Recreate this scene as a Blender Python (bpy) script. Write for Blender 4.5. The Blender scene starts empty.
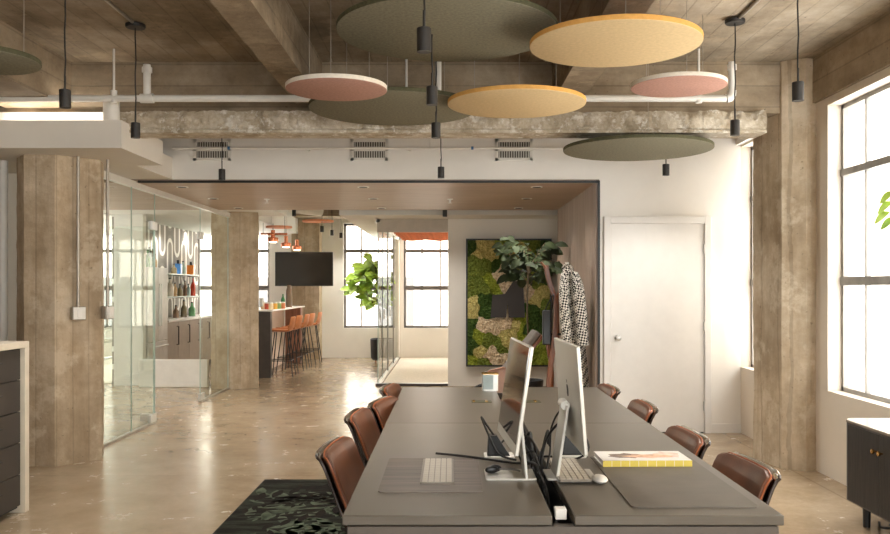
import bpy, bmesh, math, random
from mathutils import Vector, Matrix, noise as mnoise
random.seed(7)
PI = math.pi
scene = bpy.context.scene
COL = scene.collection
F, CX, HY, CH = 860.0, 450.0, 287.0, 1.45          # focal length in px, vanishing point, eye height

def at(px, py, Y):
    return Vector(((px - CX) * Y / F, Y, CH + (HY - py) * Y / F))

def lin(c):
    out = []
    for v in c[:3]:
        v /= 255.0
        out.append(v / 12.92 if v <= .04045 else ((v + .055) / 1.055) ** 2.4)
    return (out[0], out[1], out[2], 1.0)

# ------------------------------------------------------------------ mesh builder
class MB:
    def __init__(s):
        s.v = []; s.f = []; s.m = []; s.k = 0
    def add(s, vs, fs):
        o = len(s.v)
        s.v += [tuple(x) for x in vs]
        s.f += [tuple(i + o for i in q) for q in fs]
        s.m += [s.k] * len(fs)
        return s
    def box(s, x0, y0, z0, x1, y1, z1):
        x0, x1 = min(x0, x1), max(x0, x1); y0, y1 = min(y0, y1), max(y0, y1); z0, z1 = min(z0, z1), max(z0, z1)
        return s.add([(x0,y0,z0),(x1,y0,z0),(x1,y1,z0),(x0,y1,z0),(x0,y0,z1),(x1,y0,z1),(x1,y1,z1),(x0,y1,z1)],
                     [(0,3,2,1),(4,5,6,7),(0,1,5,4),(1,2,6,5),(2,3,7,6),(3,0,4,7)])
    def tube(s, pts, r, n=10, caps=True):
        pts = [Vector(p) for p in pts]
        rs = r if isinstance(r, (list, tuple)) else [r] * len(pts)
        vs = []; fs = []
        up = None
        for i, p in enumerate(pts):
            t = (pts[min(i+1, len(pts)-1)] - pts[max(i-1, 0)]).normalized()
            if up is None:
                up = Vector((0,0,1)) if abs(t.z) < .9 else Vector((1,0,0))
            a = t.cross(up).normalized(); b = a.cross(t).normalized(); up = b
            for k in range(n):
                q = 2*PI*k/n
                vs.append(p + (a*math.cos(q) + b*math.sin(q)) * rs[i])
        for i in range(len(pts)-1):
            for k in range(n):
                fs.append((i*n+k, i*n+(k+1)%n, (i+1)*n+(k+1)%n, (i+1)*n+k))
        if caps:
            fs.append(tuple(range(n-1, -1, -1))); fs.append(tuple((len(pts)-1)*n+k for k in range(n)))
        return s.add(vs, fs)
    def cyl(s, p0, p1, r0, r1=None, n=20):
        return s.tube([p0, p1], [r0, r0 if r1 is None else r1], n)
    def lathe(s, prof, n=32, c=(0,0,0)):
        vs = []; fs = []
        for r, z in prof:
            for k in range(n):
                q = 2*PI*k/n
                vs.append((c[0]+max(r,1e-4)*math.cos(q), c[1]+max(r,1e-4)*math.sin(q), c[2]+z))
        for i in range(len(prof)-1):
            for k in range(n):
                fs.append((i*n+k, i*n+(k+1)%n, (i+1)*n+(k+1)%n, (i+1)*n+k))
        fs.append(tuple(range(n-1,-1,-1))); fs.append(tuple((len(prof)-1)*n+k for k in range(n)))
        return s.add(vs, fs)
    def prism(s, poly, h0, h1, axis='z'):
        n = len(poly)
        def mk(p, h):
            return (p[0], p[1], h) if axis == 'z' else ((h, p[0], p[1]) if axis == 'x' else (p[0], h, p[1]))
        vs = [mk(p, h0) for p in poly] + [mk(p, h1) for p in poly]
        fs = [tuple(range(n-1,-1,-1)), tuple(range(n, 2*n))] + [(i,(i+1)%n,n+(i+1)%n,n+i) for i in range(n)]
        return s.add(vs, fs)
    def grid(s, fn, nu, nv):
        vs = [fn(i/nu, j/nv) for j in range(nv+1) for i in range(nu+1)]
        w = nu+1
        return s.add(vs, [(j*w+i, j*w+i+1, (j+1)*w+i+1, (j+1)*w+i) for j in range(nv) for i in range(nu)])
    def slab(s, fn, nu, nv, off):
        """closed sheet: fn(u,v) front surface, off(u,v) vector to the back surface"""
        w = nu+1; N = w*(nv+1)
        A = [Vector(fn(i/nu, j/nv)) for j in range(nv+1) for i in range(nu+1)]
        B = [Vector(fn(i/nu, j/nv)) + Vector(off(i/nu, j/nv)) for j in range(nv+1) for i in range(nu+1)]
        fs = []
        for j in range(nv):
            for i in range(nu):
                a = j*w+i
                fs.append((a, a+1, a+w+1, a+w)); fs.append((N+a, N+a+w, N+a+w+1, N+a+1))
        for i in range(nu):
            fs.append((i, N+i, N+i+1, i+1)); a = nv*w+i; fs.append((a, a+1, N+a+1, N+a))
        for j in range(nv):
            a = j*w; fs.append((a, a+w, N+a+w, N+a)); a = j*w+nu; fs.append((a, N+a, N+a+w, a+w))
        return s.add(A+B, fs)
    def ball(s, c, r, n=12, sq=(1,1,1)):
        m = n//2
        vs = []; fs = []
        for j in range(m+1):
            t = PI*j/m
            for k in range(n):
                q = 2*PI*k/n
                rr = max(math.sin(t), 1e-3)
                vs.append((c[0]+r*sq[0]*rr*math.cos(q), c[1]+r*sq[1]*rr*math.sin(q), c[2]+r*sq[2]*math.cos(t)))
        for j in range(m):
            for k in range(n):
                fs.append((j*n+k, (j+1)*n+k, (j+1)*n+(k+1)%n, j*n+(k+1)%n))
        return s.add(vs, fs)
    def leaf(s, p, d, nrm, L, W, bend=.25):
        d = Vector(d).normalized(); nrm = Vector(nrm)
        side = d.cross(nrm).normalized(); nrm = side.cross(d).normalized()
        vs = []; fs = []
        prof = [(0,.04),(.15,.5),(.35,.92),(.55,1.0),(.75,.78),(.9,.42),(1,.03)]
        for t, w in prof:
            c = Vector(p) + d*(L*t) - nrm*(bend*L*t*t)
            hw = W*.5*w
            vs += [c - side*hw + nrm*hw*.25, c, c + side*hw + nrm*hw*.25]
        for i in range(len(prof)-1):
            a = i*3
            fs += [(a,a+1,a+4,a+3),(a+1,a+2,a+5,a+4)]
        return s.add(vs, fs)
    def build(s, name, mat, parent=None, smooth=True, bevel=0, seg=2, recalc=True):
        me = bpy.data.meshes.new(name)
        me.from_pydata(s.v, [], s.f)
        mats = mat if isinstance(mat, (list, tuple)) else [mat]
        for m in mats: me.materials.append(m)
        if len(mats) > 1: me.polygons.foreach_set('material_index', s.m)
        if recalc:
            bm = bmesh.new(); bm.from_mesh(me); bmesh.ops.recalc_face_normals(bm, faces=bm.faces); bm.to_mesh(me); bm.free()
        if smooth:
            me.polygons.foreach_set('use_smooth', [True]*len(me.polygons))
            try: me.set_sharp_from_angle(angle=math.radians(38))
            except Exception: pass
        me.update()
        o = bpy.data.objects.new(name, me); COL.objects.link(o)
        if parent: o.parent = parent
        if bevel:
            b = o.modifiers.new('edge', 'BEVEL'); b.width = bevel; b.segments = seg; b.limit_method = 'ANGLE'; b.angle_limit = math.radians(40)
        return o

def tag(o, label=None, cat=None, group=None, kind=None):
    if label: o['label'] = label
    if cat: o['category'] = cat
    if group: o['group'] = group
    if kind: o['kind'] = kind
    return o
def thing(name, label, cat, loc=(0,0,0), rz=0, group=None):
    o = bpy.data.objects.new(name, None); COL.objects.link(o)
    o.empty_display_size = .1
    o.location = loc; o.rotation_euler = (0,0,rz)
    return tag(o, label, cat, group)
def struct(o):
    o['kind'] = 'structure'; return o
def copy_tree(o, parent=None):
    c = o.copy(); COL.objects.link(c)
    if parent: c.parent = parent
    for ch in list(o.children): copy_tree(ch, c)
    return c

# ------------------------------------------------------------------ materials
class NT:
    """small helper to write node maths"""
    def __init__(s, m): s.m = m; s.nt = m.node_tree; s.n = s.nt.nodes; s.l = s.nt.links
    def node(s, t, **kw):
        x = s.n.new(t)
        for k, v in kw.items(): setattr(x, k, v)
        return x
    def inp(s, sock, v):
        if isinstance(v, bpy.types.NodeSocket): s.l.new(v, sock)
        else: sock.default_value = v
    def math(s, op, a, b=0.0, c=0.0):
        x = s.node('ShaderNodeMath', operation=op)
        s.inp(x.inputs[0], a); s.inp(x.inputs[1], b); s.inp(x.inputs[2], c)
        return x.outputs[0]
    def noise(s, vec, scale, detail=6, rough=.6, dim='3D'):
        x = s.node('ShaderNodeTexNoise'); s.l.new(vec, x.inputs['Vector'])
        x.inputs['Scale'].default_value = scale; x.inputs['Detail'].default_value = detail; x.inputs['Roughness'].default_value = rough
        return x.outputs['Fac']
    def map(s, vec, sc=(1,1,1), rot=(0,0,0)):
        x = s.node('ShaderNodeMapping'); s.l.new(vec, x.inputs['Vector']); x.inputs['Scale'].default_value = sc; x.inputs['Rotation'].default_value = rot
        return x.outputs[0]
    def ramp(s, fac, stops):
        x = s.node('ShaderNodeValToRGB'); s.l.new(fac, x.inputs[0])
        e = x.color_ramp.elements
        while len(e) < len(stops): e.new(.5)
        for i, (p, c) in enumerate(stops): e[i].position = p; e[i].color = lin(c) if isinstance(c, tuple) else (c,c,c,1)
        return x.outputs[0]
    def mix(s, fac, a, b, mode='MIX'):
        x = s.node('ShaderNodeMix', data_type='RGBA', blend_type=mode)
        s.inp(x.inputs['Factor'], fac)
        ia = [i for i in x.inputs if i.name == 'A' and i.type == 'RGBA'][0]; ib = [i for i in x.inputs if i.name == 'B' and i.type == 'RGBA'][0]
        s.inp(ia, lin(a) if isinstance(a, tuple) else a); s.inp(ib, lin(b) if isinstance(b, tuple) else b)
        return [o for o in x.outputs if o.type == 'RGBA'][0]
    def bump(s, h, strength=.3, dist=.01):
        x = s.node('ShaderNodeBump'); s.l.new(h, x.inputs['Height']); x.inputs['Strength'].default_value = strength; x.inputs['Distance'].default_value = dist
        s.l.new(x.outputs[0], s.bsdf.inputs['Normal'])
    @property
    def bsdf(s): return s.n['Principled BSDF']
    def pos(s): return s.node('ShaderNodeNewGeometry').outputs['Position']
    def obj(s): return s.node('ShaderNodeTexCoord').outputs['Object']
    def sep(s, vec):
        x = s.node('ShaderNodeSeparateXYZ'); s.l.new(vec, x.inputs[0]); return x.outputs

def newmat(name, rough=.6, metal=0, spec=.5):
    m = bpy.data.materials.new(name); m.use_nodes = True
    t = NT(m); b = t.bsdf
    b.inputs['Roughness'].default_value = rough; b.inputs['Metallic'].default_value = metal
    b.inputs['Specular IOR Level'].default_value = spec
    return m, t
def plain(name, c, rough=.6, metal=0, var=.06, scale=8, spec=.5, bump=0, bscale=120):
    """one colour with a gentle procedural variation"""
    m, t = newmat(name, rough, metal, spec)
    v = t.obj()
    n = t.noise(v, scale, 4)
    d = tuple(max(0, x*(1-var)) for x in c); u = tuple(min(255, x*(1+var)) for x in c)
    t.l.new(t.ramp(n, [(.3, d), (.7, u)]), t.bsdf.inputs['Base Color'])
    if bump: t.bump(t.noise(v, bscale, 3), bump, .004)
    return m
def emit(name, c, s):
    m = bpy.data.materials.new(name); m.use_nodes = True
    b = m.node_tree.nodes['Principled BSDF']
    b.inputs['Base Color'].default_value = lin(c); b.inputs['Emission Color'].default_value = lin(c); b.inputs['Emission Strength'].default_value = s
    return m

def concrete(name, dark, mid, light, board=None, bw=.16, scale=1.2, patch=None, patchamt=.6, bump=.5, pscale=3.1):
    m, t = newmat(name, .85, 0, .25)
    p = t.pos()
    n1 = t.noise(p, scale, 8, .65)
    n2 = t.noise(p, scale*7, 6, .7)
    col = t.ramp(t.math('ADD', t.math('MULTIPLY', n1, .7), t.math('MULTIPLY', n2, .3)), [(.36, dark), (.5, mid), (.64, light)])
    h = t.math('ADD', t.math('MULTIPLY', n1, .4), t.math('MULTIPLY', n2, .6))
    if board:
        s = t.sep(p)
        c = {'x': s[0], 'y': s[1], 'z': s[2]}.get(board)
        if board == 'xy': c = t.math('ADD', s[0], t.math('MULTIPLY', s[1], .8))
        q = t.math('DIVIDE', c, bw)
        idx = t.math('FLOOR', q)
        wn = t.node('ShaderNodeTexWhiteNoise', noise_dimensions='1D'); t.l.new(idx, wn.inputs['W'])
        fr = t.math('FRACT', q)
        line = t.math('LESS_THAN', t.math('MINIMUM', fr, t.math('SUBTRACT', 1.0, fr)), .035)
        col = t.mix(t.math('MULTIPLY', wn.outputs['Value'], .30), col, dark, 'MIX')
        col = t.mix(t.math('MULTIPLY', line, .40), col, tuple(x*.55 for x in dark))
        sc = {'x': (3.2,.7,.7), 'y': (.7,3.2,.7), 'z': (.8,.8,3.2), 'xy': (3.5,3.5,.5)}[board]
        st = t.noise(t.map(p, sc), 2.2, 5, .6)
        col = t.mix(.30, col, t.ramp(st, [(.36, dark), (.64, light)]), 'MIX')
        stain = t.ramp(t.noise(p, .9, 9, .72), [(.42, 0.0), (.62, 1.0)])
        col = t.mix(t.math('MULTIPLY', stain, .45), col, tuple(x*.80 for x in dark))
        pits = t.ramp(t.noise(p, 34, 2, .5), [(.70, 0.0), (.74, 1.0)])
        col = t.mix(t.math('MULTIPLY', pits, .5), col, tuple(x*.6 for x in dark))
        h = t.math('SUBTRACT', t.math('ADD', h, t.math('MULTIPLY', st, .4)), t.math('MULTIPLY', line, .5))
    if patch:
        pm = t.ramp(t.noise(p, pscale, 7, .7), [(.53, 0.0), (.62, 1.0)])
        col = t.mix(t.math('MULTIPLY', pm, patchamt), col, patch)
    t.l.new(col, t.bsdf.inputs['Base Color'])
    t.bump(h, bump, .02)
    return m

M = {}
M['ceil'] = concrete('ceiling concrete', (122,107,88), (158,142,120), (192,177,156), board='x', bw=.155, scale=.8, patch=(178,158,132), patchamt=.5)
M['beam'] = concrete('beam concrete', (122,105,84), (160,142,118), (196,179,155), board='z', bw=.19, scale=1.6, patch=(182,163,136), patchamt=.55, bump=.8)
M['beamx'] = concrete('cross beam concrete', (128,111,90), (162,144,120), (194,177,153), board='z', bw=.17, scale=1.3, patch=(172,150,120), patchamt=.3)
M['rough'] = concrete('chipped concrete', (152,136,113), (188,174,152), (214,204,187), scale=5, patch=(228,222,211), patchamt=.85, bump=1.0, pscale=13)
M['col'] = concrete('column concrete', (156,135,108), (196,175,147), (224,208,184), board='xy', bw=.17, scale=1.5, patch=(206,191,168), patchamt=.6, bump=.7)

def floor_mat():
    m, t = newmat('polished concrete', .2, 0, .7)
    p = t.pos()
    n1 = t.noise(p, .55, 8, .62); n2 = t.noise(p, 3.2, 8, .7); n3 = t.noise(p, 22, 4, .7)
    f = t.math('ADD', t.math('MULTIPLY', n1, .55), t.math('ADD', t.math('MULTIPLY', n2, .3), t.math('MULTIPLY', n3, .15)))
    col = t.ramp(f, [(.34, (126,106,81)), (.5, (155,134,107)), (.66, (178,160,135))])
    spot = t.ramp(t.noise(p, 11, 5, .6), [(.55, 0.0), (.80, 1.0)])
    col = t.mix(t.math('MULTIPLY', spot, .30), col, (120,94,66))
    s = t.sep(p)
    def joint(c, step, off):
        fr = t.math('FRACT', t.math('DIVIDE', t.math('ADD', c, off), step))
        return t.math('LESS_THAN', fr, .0035)
    j = t.math('MAXIMUM', joint(s[0], 3.6, .9), joint(s[1], 3.4, .2))
    col = t.mix(t.math('MULTIPLY', j, .55), col, (120,98,74))
    t.l.new(col, t.bsdf.inputs['Base Color'])
    r = t.ramp(n2, [(.3, .16), (.7, .30)])
    t.l.new(r, t.bsdf.inputs['Roughness'])
    t.bump(t.math('ADD', n1, t.math('MULTIPLY', n2, .25)), .12, .02)
    return m
M['floor'] = floor_mat()
def wood(name, a, b, axis=(1,14,14), rough=.45, scale=2.0, boards=None):
    m, t = newmat(name, rough)
    p = t.obj()
    st = t.noise(t.map(p, axis), scale, 7, .62)
    col = t.ramp(st, [(.3, a), (.7, b)])
    if boards:
        ax, w = boards
        q = t.math('DIVIDE', t.sep(p)[ax], w)
        fr = t.math('FRACT', q)
        wn = t.node('ShaderNodeTexWhiteNoise', noise_dimensions='1D'); t.l.new(t.math('FLOOR', q), wn.inputs['W'])
        col = t.mix(t.math('MULTIPLY', wn.outputs['Value'], .22), col, a)
        col = t.mix(t.math('MULTIPLY', t.math('LESS_THAN', fr, .02), .5), col, tuple(x*.6 for x in a))
    t.l.new(col, t.bsdf.inputs['Base Color']); t.bump(st, .08, .004)
    return m
M['soffit_wood'] = wood('soffit wood', (164,141,121), (192,170,151), (1,12,12), .5, 1.6, (1,.19))
M['jamb_wood'] = wood('jamb wood', (132,113,98), (166,145,128), (12,12,.8), .5, 1.8)
M['walnut'] = wood('walnut', (92,50,26), (148,86,48), (10,10,1), .35, 3)
M['redwood'] = wood('warm veneer', (120,78,58), (158,108,84), (10,10,1), .4, 3)
M['dark_oak'] = wood('fluted black oak', (34,29,26), (66,58,52), (30,30,1.2), .45, 3)
M['white'] = plain('white paint', (232,228,221), .7, var=.015, scale=2)
M['door_white'] = plain('door paint', (228,225,220), .45, var=.01)
M['soffit_white'] = plain('soffit paint', (222,216,206), .75, var=.015, scale=2)
M['white_gloss'] = plain('white enamel', (226,222,214), .35, var=.02)
M['black'] = plain('black metal', (28,27,26), .45, var=.15)
M['black_plastic'] = plain('black plastic', (20,19,19), .4, var=.1)
M['cable'] = plain('cable rubber', (22,21,20), .55, var=.1)
M['pend'] = plain('pendant black', (45,42,39), .5, .2, var=.1)
M['winmetal'] = plain('window steel', (150,146,140), .5, .3, var=.08)
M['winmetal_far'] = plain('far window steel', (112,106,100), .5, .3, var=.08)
M['steel'] = plain('stainless steel', (206,205,200), .34, .75, var=.04)
M['chrome'] = plain('polished aluminium', (214,212,208), .16, 1, var=.03)
M['alu'] = plain('silver aluminium', (204,200,191), .35, .35, var=.02)
M['galv'] = plain('conduit metal', (172,164,152), .4, .7, var=.06)
M['brass'] = plain('brass', (196,152,88), .25, 1, var=.05)
M['copper'] = plain('copper', (214,134,98), .25, 1, var=.05)
M['leather'] = plain('brown leather', (102,63,42), .33, var=.14, scale=6, bump=.12, bscale=220)
M['tan'] = plain('tan leather', (182,108,58), .42, var=.1, scale=6, bump=.1, bscale=200)
M['piping'] = plain('orange leather piping', (168,92,50), .35, var=.05)
M['shell_dark'] = plain('dark chair shell', (54,40,31), .3, .3, var=.1)
M['table'] = plain('desk laminate', (94,86,75), .36, var=.03, scale=3)
M['table_edge'] = plain('desk frame', (92,83,74), .45, var=.03)
M['trough'] = plain('cable trough', (24,22,20), .6, var=.1)
M['matR'] = plain('desk mat grey leather', (98,90,81), .5, var=.05, bump=.1)
M['screen'] = plain('dark screen glass', (12,12,13), .05, var=.0, spec=1.0)
M['screen'].node_tree.nodes['Principled BSDF'].inputs['IOR'].default_value = 2.0
M['tv'] = plain('tv glass', (40,37,34), .16, var=.02)
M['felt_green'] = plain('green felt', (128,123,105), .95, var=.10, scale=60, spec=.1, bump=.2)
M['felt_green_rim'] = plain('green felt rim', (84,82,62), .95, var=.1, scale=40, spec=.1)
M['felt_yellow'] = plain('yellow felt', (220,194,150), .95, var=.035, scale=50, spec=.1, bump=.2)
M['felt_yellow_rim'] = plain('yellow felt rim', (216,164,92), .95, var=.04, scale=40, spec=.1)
M['felt_pink'] = plain('pink felt', (188,146,132), .95, var=.06, scale=60, spec=.1, bump=.2)
M['felt_white_rim'] = plain('white felt rim', (232,224,210), .95, var=.03, scale=40, spec=.1)
M['carpet'] = plain('cream carpet', (222,212,196), .95, var=.05, scale=40, spec=.1, bump=.4)
M['leafdark'] = plain('dark leaves', (48,58,26), .8, var=.35, scale=5)
M['leafdark'].node_tree.nodes['Principled BSDF'].inputs['Subsurface Weight'].default_value = 0
M['leaflight'] = plain('fig leaves', (150,178,72), .4, var=.3, scale=4)
M['stem'] = plain('stem bark', (92,78,54), .8, var=.2, scale=20)
M['soil'] = plain('soil', (50,38,28), .95, var=.3, scale=30)
M['pot'] = plain('black pot', (38,36,34), .5, var=.1)
M['plaque'] = plain('charcoal plaque', (54,48,44), .6, var=.05)
M['grey_fabric'] = plain('grey fabric', (120,112,104), .9, var=.08, scale=30, spec=.1)
M['light_grey'] = plain('light grey plastic', (196,194,186), .5, var=.03)
M['cab'] = plain('taupe cabinet', (178,166,150), .5, var=.03)
M['counter'] = plain('white counter', (232,228,220), .3, var=.02)
M['drawer'] = plain('charcoal drawer', (62,55,49), .55, var=.06)
M['birch'] = plain('pale cabinet edge', (214,202,182), .5, var=.03)
M['bulb'] = emit('lamp glow', (255,240,222), 70)
M['bulb_soft'] = emit('pendant glow', (255,226,190), 5)
M['cove'] = emit('cove strip glow', (255,248,236), 12)
M['keys'] = plain('key caps', (178,169,155), .5, var=.02)
M['keybase'] = plain('keyboard body', (122,113,102), .4, .3, var=.02)
M['wall_shaded'] = plain('shaded white wall', (218,206,190), .75, var=.015, scale=2)  # white wall paint darkened, its warm shade put into the colour
M['ventdark'] = plain('vent backing', (84,77,68), .7)
M['ext'] = plain('pale facade', (226,214,200), .9, var=.04, scale=1)
M['ext2'] = plain('facade window', (84,80,76), .4, var=.04, scale=1)
M['paper'] = plain('white paper', (228,224,217), .6, var=.01)

def glass_mat(name, tint, refl=.09):
    m = bpy.data.materials.new(name); m.use_nodes = True
    nt = m.node_tree; n = nt.nodes; n.clear()
    out = n.new('ShaderNodeOutputMaterial'); mx = n.new('ShaderNodeMixShader'); tr = n.new('ShaderNodeBsdfTransparent'); gl = n.new('ShaderNodeBsdfGlossy')
    lw = n.new('ShaderNodeFresnel'); lw.inputs[0].default_value = 1.5
    geo = n.new('ShaderNodeNewGeometry')
    tr.inputs[0].default_value = tint; gl.inputs['Roughness'].default_value = .02
    ml = n.new('ShaderNodeMath'); ml.operation = 'MULTIPLY'; ml.inputs[1].default_value = refl
    # the back of a thin pane reflects like its front
    ior = n.new('ShaderNodeMix'); ior.inputs[2].default_value = 1.5; ior.inputs[3].default_value = 1/1.5
    nt.links.new(geo.outputs['Backfacing'], ior.inputs[0]); nt.links.new(ior.outputs[0], lw.inputs[0])
    nt.links.new(lw.outputs[0], ml.inputs[0]); nt.links.new(ml.outputs[0], mx.inputs[0])
    nt.links.new(tr.outputs[0], mx.inputs[1]); nt.links.new(gl.outputs[0], mx.inputs[2]); nt.links.new(mx.outputs[0], out.inputs[0])
    return m
M['glass'] = glass_mat('window glass', (.97,.98,.97,1), .6)
M['pglass'] = glass_mat('partition glass', (.86,.91,.87,1), .8)
M['gedge'] = plain('glass edge', (176,194,184), .2, var=.05)
M['bottle_green'] = plain('green bottle', (60,110,70), .15, var=.1)
BOTC = [(110,170,120),(220,186,138),(84,140,206),(160,182,170),(240,136,56),(222,76,54),(236,230,216),(140,126,96),(180,206,202),(140,112,90)]
BOT = [plain('bottle glass tone', c, .2, var=.08) for c in BOTC]

def checker_cloth():
    m, t = newmat('black and white houndstooth', .9, 0, .1)
    c = t.node('ShaderNodeTexChecker'); t.l.new(t.map(t.obj(), (1,1,1), (0,.6,0)), c.inputs['Vector']); c.inputs['Scale'].default_value = 52
    c.inputs['Color1'].default_value = lin((226,220,208)); c.inputs['Color2'].default_value = lin((40,37,35))
    t.l.new(c.outputs['Color'], t.bsdf.inputs['Base Color'])
    return m
M['hound'] = checker_cloth()
def striped(name, a, b, ax, w):
    m, t = newmat(name, .5)
    p = t.obj()
    st = t.noise(t.map(p, (60 if ax == 1 else 2, 2, 2) if ax == 0 else (2, 60, 2)), 1.2, 4, .6)
    t.l.new(t.ramp(st, [(.35, a), (.65, b)]), t.bsdf.inputs['Base Color'])
    return m
M['matL'] = striped('striped desk mat', (72,61,53), (112,99,88), 1, .01)
def moss(name, a, b):
    m, t = newmat(name, .95, 0, .1)
    p = t.obj()
    n = t.noise(p, 38, 5, .7)
    t.l.new(t.ramp(n, [(.32, a), (.62, b)]), t.bsdf.inputs['Base Color']); t.bump(n, 1.0, .03)
    return m
MOSS = {'d': moss('dark moss', (40,60,24), (84,108,52)), 'm': moss('mid moss', (78,94,32), (140,150,70)), 'y': moss('yellow moss', (160,148,72), (232,216,146)),
        'c': moss('cream moss', (190,162,122), (248,228,196)), 'l': moss('lime moss', (106,122,36), (172,180,72))}
def wallpaper():
    m, t = newmat('arched wallpaper', .6)
    s = t.sep(t.pos())
    def loops(off, offz, rad, half):
        x = t.math('MULTIPLY', t.math('SUBTRACT', t.math('FRACT', t.math('DIVIDE', t.math('ADD', s[1], off), .80)), .5), .80)
        z = t.math('MULTIPLY', t.math('SUBTRACT', t.math('FRACT', t.math('DIVIDE', t.math('ADD', s[2], offz), 1.0)), .5), 1.0)
        zz = t.math('MAXIMUM', t.math('SUBTRACT', t.math('ABSOLUTE', z), half), 0.0)
        d = t.math('SQRT', t.math('ADD', t.math('MULTIPLY', x, x), t.math('MULTIPLY', zz, zz)))
        return t.math('LESS_THAN', t.math('ABSOLUTE', t.math('SUBTRACT', d, rad)), .035)
    a = t.math('MAXIMUM', loops(0, .1, .13, .25), loops(.40, .6, .13, .25))
    b = t.math('MAXIMUM', loops(0, .1, .25, .25), loops(.40, .6, .25, .25))
    col = t.mix(t.math('MULTIPLY', b, .4), (140,134,124), (96,90,82)); col = t.mix(a, col, (240,238,230))
    t.l.new(col, t.bsdf.inputs['Base Color'])
    return m
M['wallpaper'] = wallpaper()
def rug_mat():
    m, t = newmat('rug ground', .95, 0, .1)
    p = t.obj()
    n = t.noise(t.map(p, (1.2, 4, 1)), 2.0, 6, .65)
    n2 = t.noise(p, 60, 3, .6)
    col = t.ramp(n, [(.36, (27,23,20)), (.46, (35,30,26)), (.54, (48,51,40)), (.66, (57,62,49))])
    col = t.mix(t.math('MULTIPLY', n2, .35), col, (30,26,22))
    t.l.new(col, t.bsdf.inputs['Base Color']); t.bump(n2, .4, .006)
    return m
M['rug'] = rug_mat()
M['rugleaf'] = plain('rug leaf green', (84,90,73), .95, var=.15, scale=20, spec=.1)
M['rugleaf2'] = plain('rug leaf dark', (34,28,24), .95, var=.15, scale=20, spec=.1)

# ------------------------------------------------------------------ setting
WY = 8.55      # white wall with the door
FY = 17.6      # far window wall
SZ = 2.52      # soffit height
CZ = 3.25      # slab underside
XR = 2.89; XL = -7.6

def wall_holes(name, mat, axis, a0, a1, z0, z1, p0, p1, holes):
    """axis 'y': wall runs along Y at x in p0..p1; axis 'x': runs along X"""
    b = MB()
    def bx(u0, u1, w0, w1):
        if u1-u0 < 1e-4 or w1-w0 < 1e-4: return
        if axis == 'y': b.box(p0, u0, w0, p1, u1, w1)
        else: b.box(u0, p0, w0, u1, p1, w1)
    cur = a0
    for (u0, u1, w0, w1) in sorted(holes):
        bx(cur, u0, z0, z1); bx(u0, u1, z0, w0); bx(u0, u1, w1, z1); cur = u1
    bx(cur, a1, z0, z1)
    return struct(b.build(name, mat, smooth=False))

struct(MB().box(XL-.3, -3.8, -.15, 3.2, FY+.3, 0).build('floor', M['floor'], smooth=False))
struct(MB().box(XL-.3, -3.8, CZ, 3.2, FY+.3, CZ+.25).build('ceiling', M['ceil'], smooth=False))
SILL, HEAD = .655, 2.84
wall_holes('wall_right', M['wall_shaded'], 'y', -3.5, FY+.3, 0, CZ, XR, XR+.26,
           [(-2.6,.3,SILL,HEAD), (.75,3.5,SILL,HEAD), (3.95,6.58,SILL,HEAD), (7.85,WY,SILL,HEAD), (13.1,16.9,SILL,HEAD)])  # last opening added for office light; the one before narrowed to cut light
wall_holes('wall_far', M['white'], 'x', XL, XR, 0, CZ, FY, FY+.26,
           [(-7.45,-6.66,.61,2.75), (-5.2,-3.70,.61,2.75), (-2.18,-1.12,.61,2.75), (-.95,.55,.61,2.75)])
wall_holes('wall_left', M['white'], 'y', -3.5, FY+.3, 0, CZ, XL-.26, XL, [(9.5,12.3,.7,2.8), (13.2,16.2,.7,2.8)])  # both openings added out of view to brighten the glass room
wall_holes('wall_rear', M['white'], 'x', XL-.26, XR+.26, 0, CZ, -3.76, -3.5, [(-1.6,-.2,.5,2.9), (.2,2.7,.5,2.9)])
# door wall, header over the portal
b = MB(); b.box(1.49, WY, 0, XR, WY+.14, CZ); b.box(-2.76, WY, SZ+.0, 1.49, WY+.14, CZ); b.box(XL, WY, 2.73, -2.76, WY+.14, CZ)
struct(b.build('wall_back', M['white'], smooth=False))
struct(MB().box(-.03, 12.6, 0, XR, 12.75, 2.95).build('wall_moss', M['soffit_white'], smooth=False))
struct(MB().box(XL, 8.1, 0, -3.62, 8.2, SZ).build('wall_left_partition', M['white'], smooth=False))
# portal lined in wood
b = MB(); b.box(-5.0, WY+.01, SZ-.03, 1.45, 11.6, SZ+.06)
struct(b.build('ceiling_wood_panel', M['soffit_wood'], smooth=False))
struct(MB().box(1.45, WY+.01, 0, 1.485, 11.6, SZ+.06).build('wall_portal_right', M['jamb_wood'], smooth=False))
b = MB(); b.box(-3.1, WY-.012, SZ-.035, 1.49, WY+.01, SZ-.012); b.box(1.47, WY-.012, 0, 1.49, WY+.01, SZ-.012)
struct(b.build('trim_1', M['black'], smooth=False))
# white soffits
b = MB()
b.box(XL, 6.62, SZ, -2.53, 7.58, 2.735)
b.box(XL, 7.58, SZ, -2.76, WY, 2.735)
struct(b.build('ceiling_soffit', M['soffit_white'], smooth=False))
b = MB(); b.box(XL, WY, SZ-.012, -5.0, FY, CZ-.02); b.box(-5.0, 11.6, SZ, -3.05, FY, CZ-.02); b.box(-5.0, WY+.14, SZ+.06, -2.9, 11.6, CZ-.02)
b.box(-3.05, 11.6, SZ, -2.45, 13.0, CZ-.02)
struct(b.build('ceiling_kitchen', M['white'], smooth=False))
b = MB(); b.box(-1.54, 11.95, 2.45, XR, 12.6, CZ-.02); b.box(-1.54, 12.6, 2.45, XR, FY, CZ-.02)
struct(b.build('ceiling_office', M['soffit_white'], smooth=False))
struct(MB().box(-1.07, 12.62, 2.256, -.03, 12.68, 2.45).build('trim_2', M['cab'], smooth=False))
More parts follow.
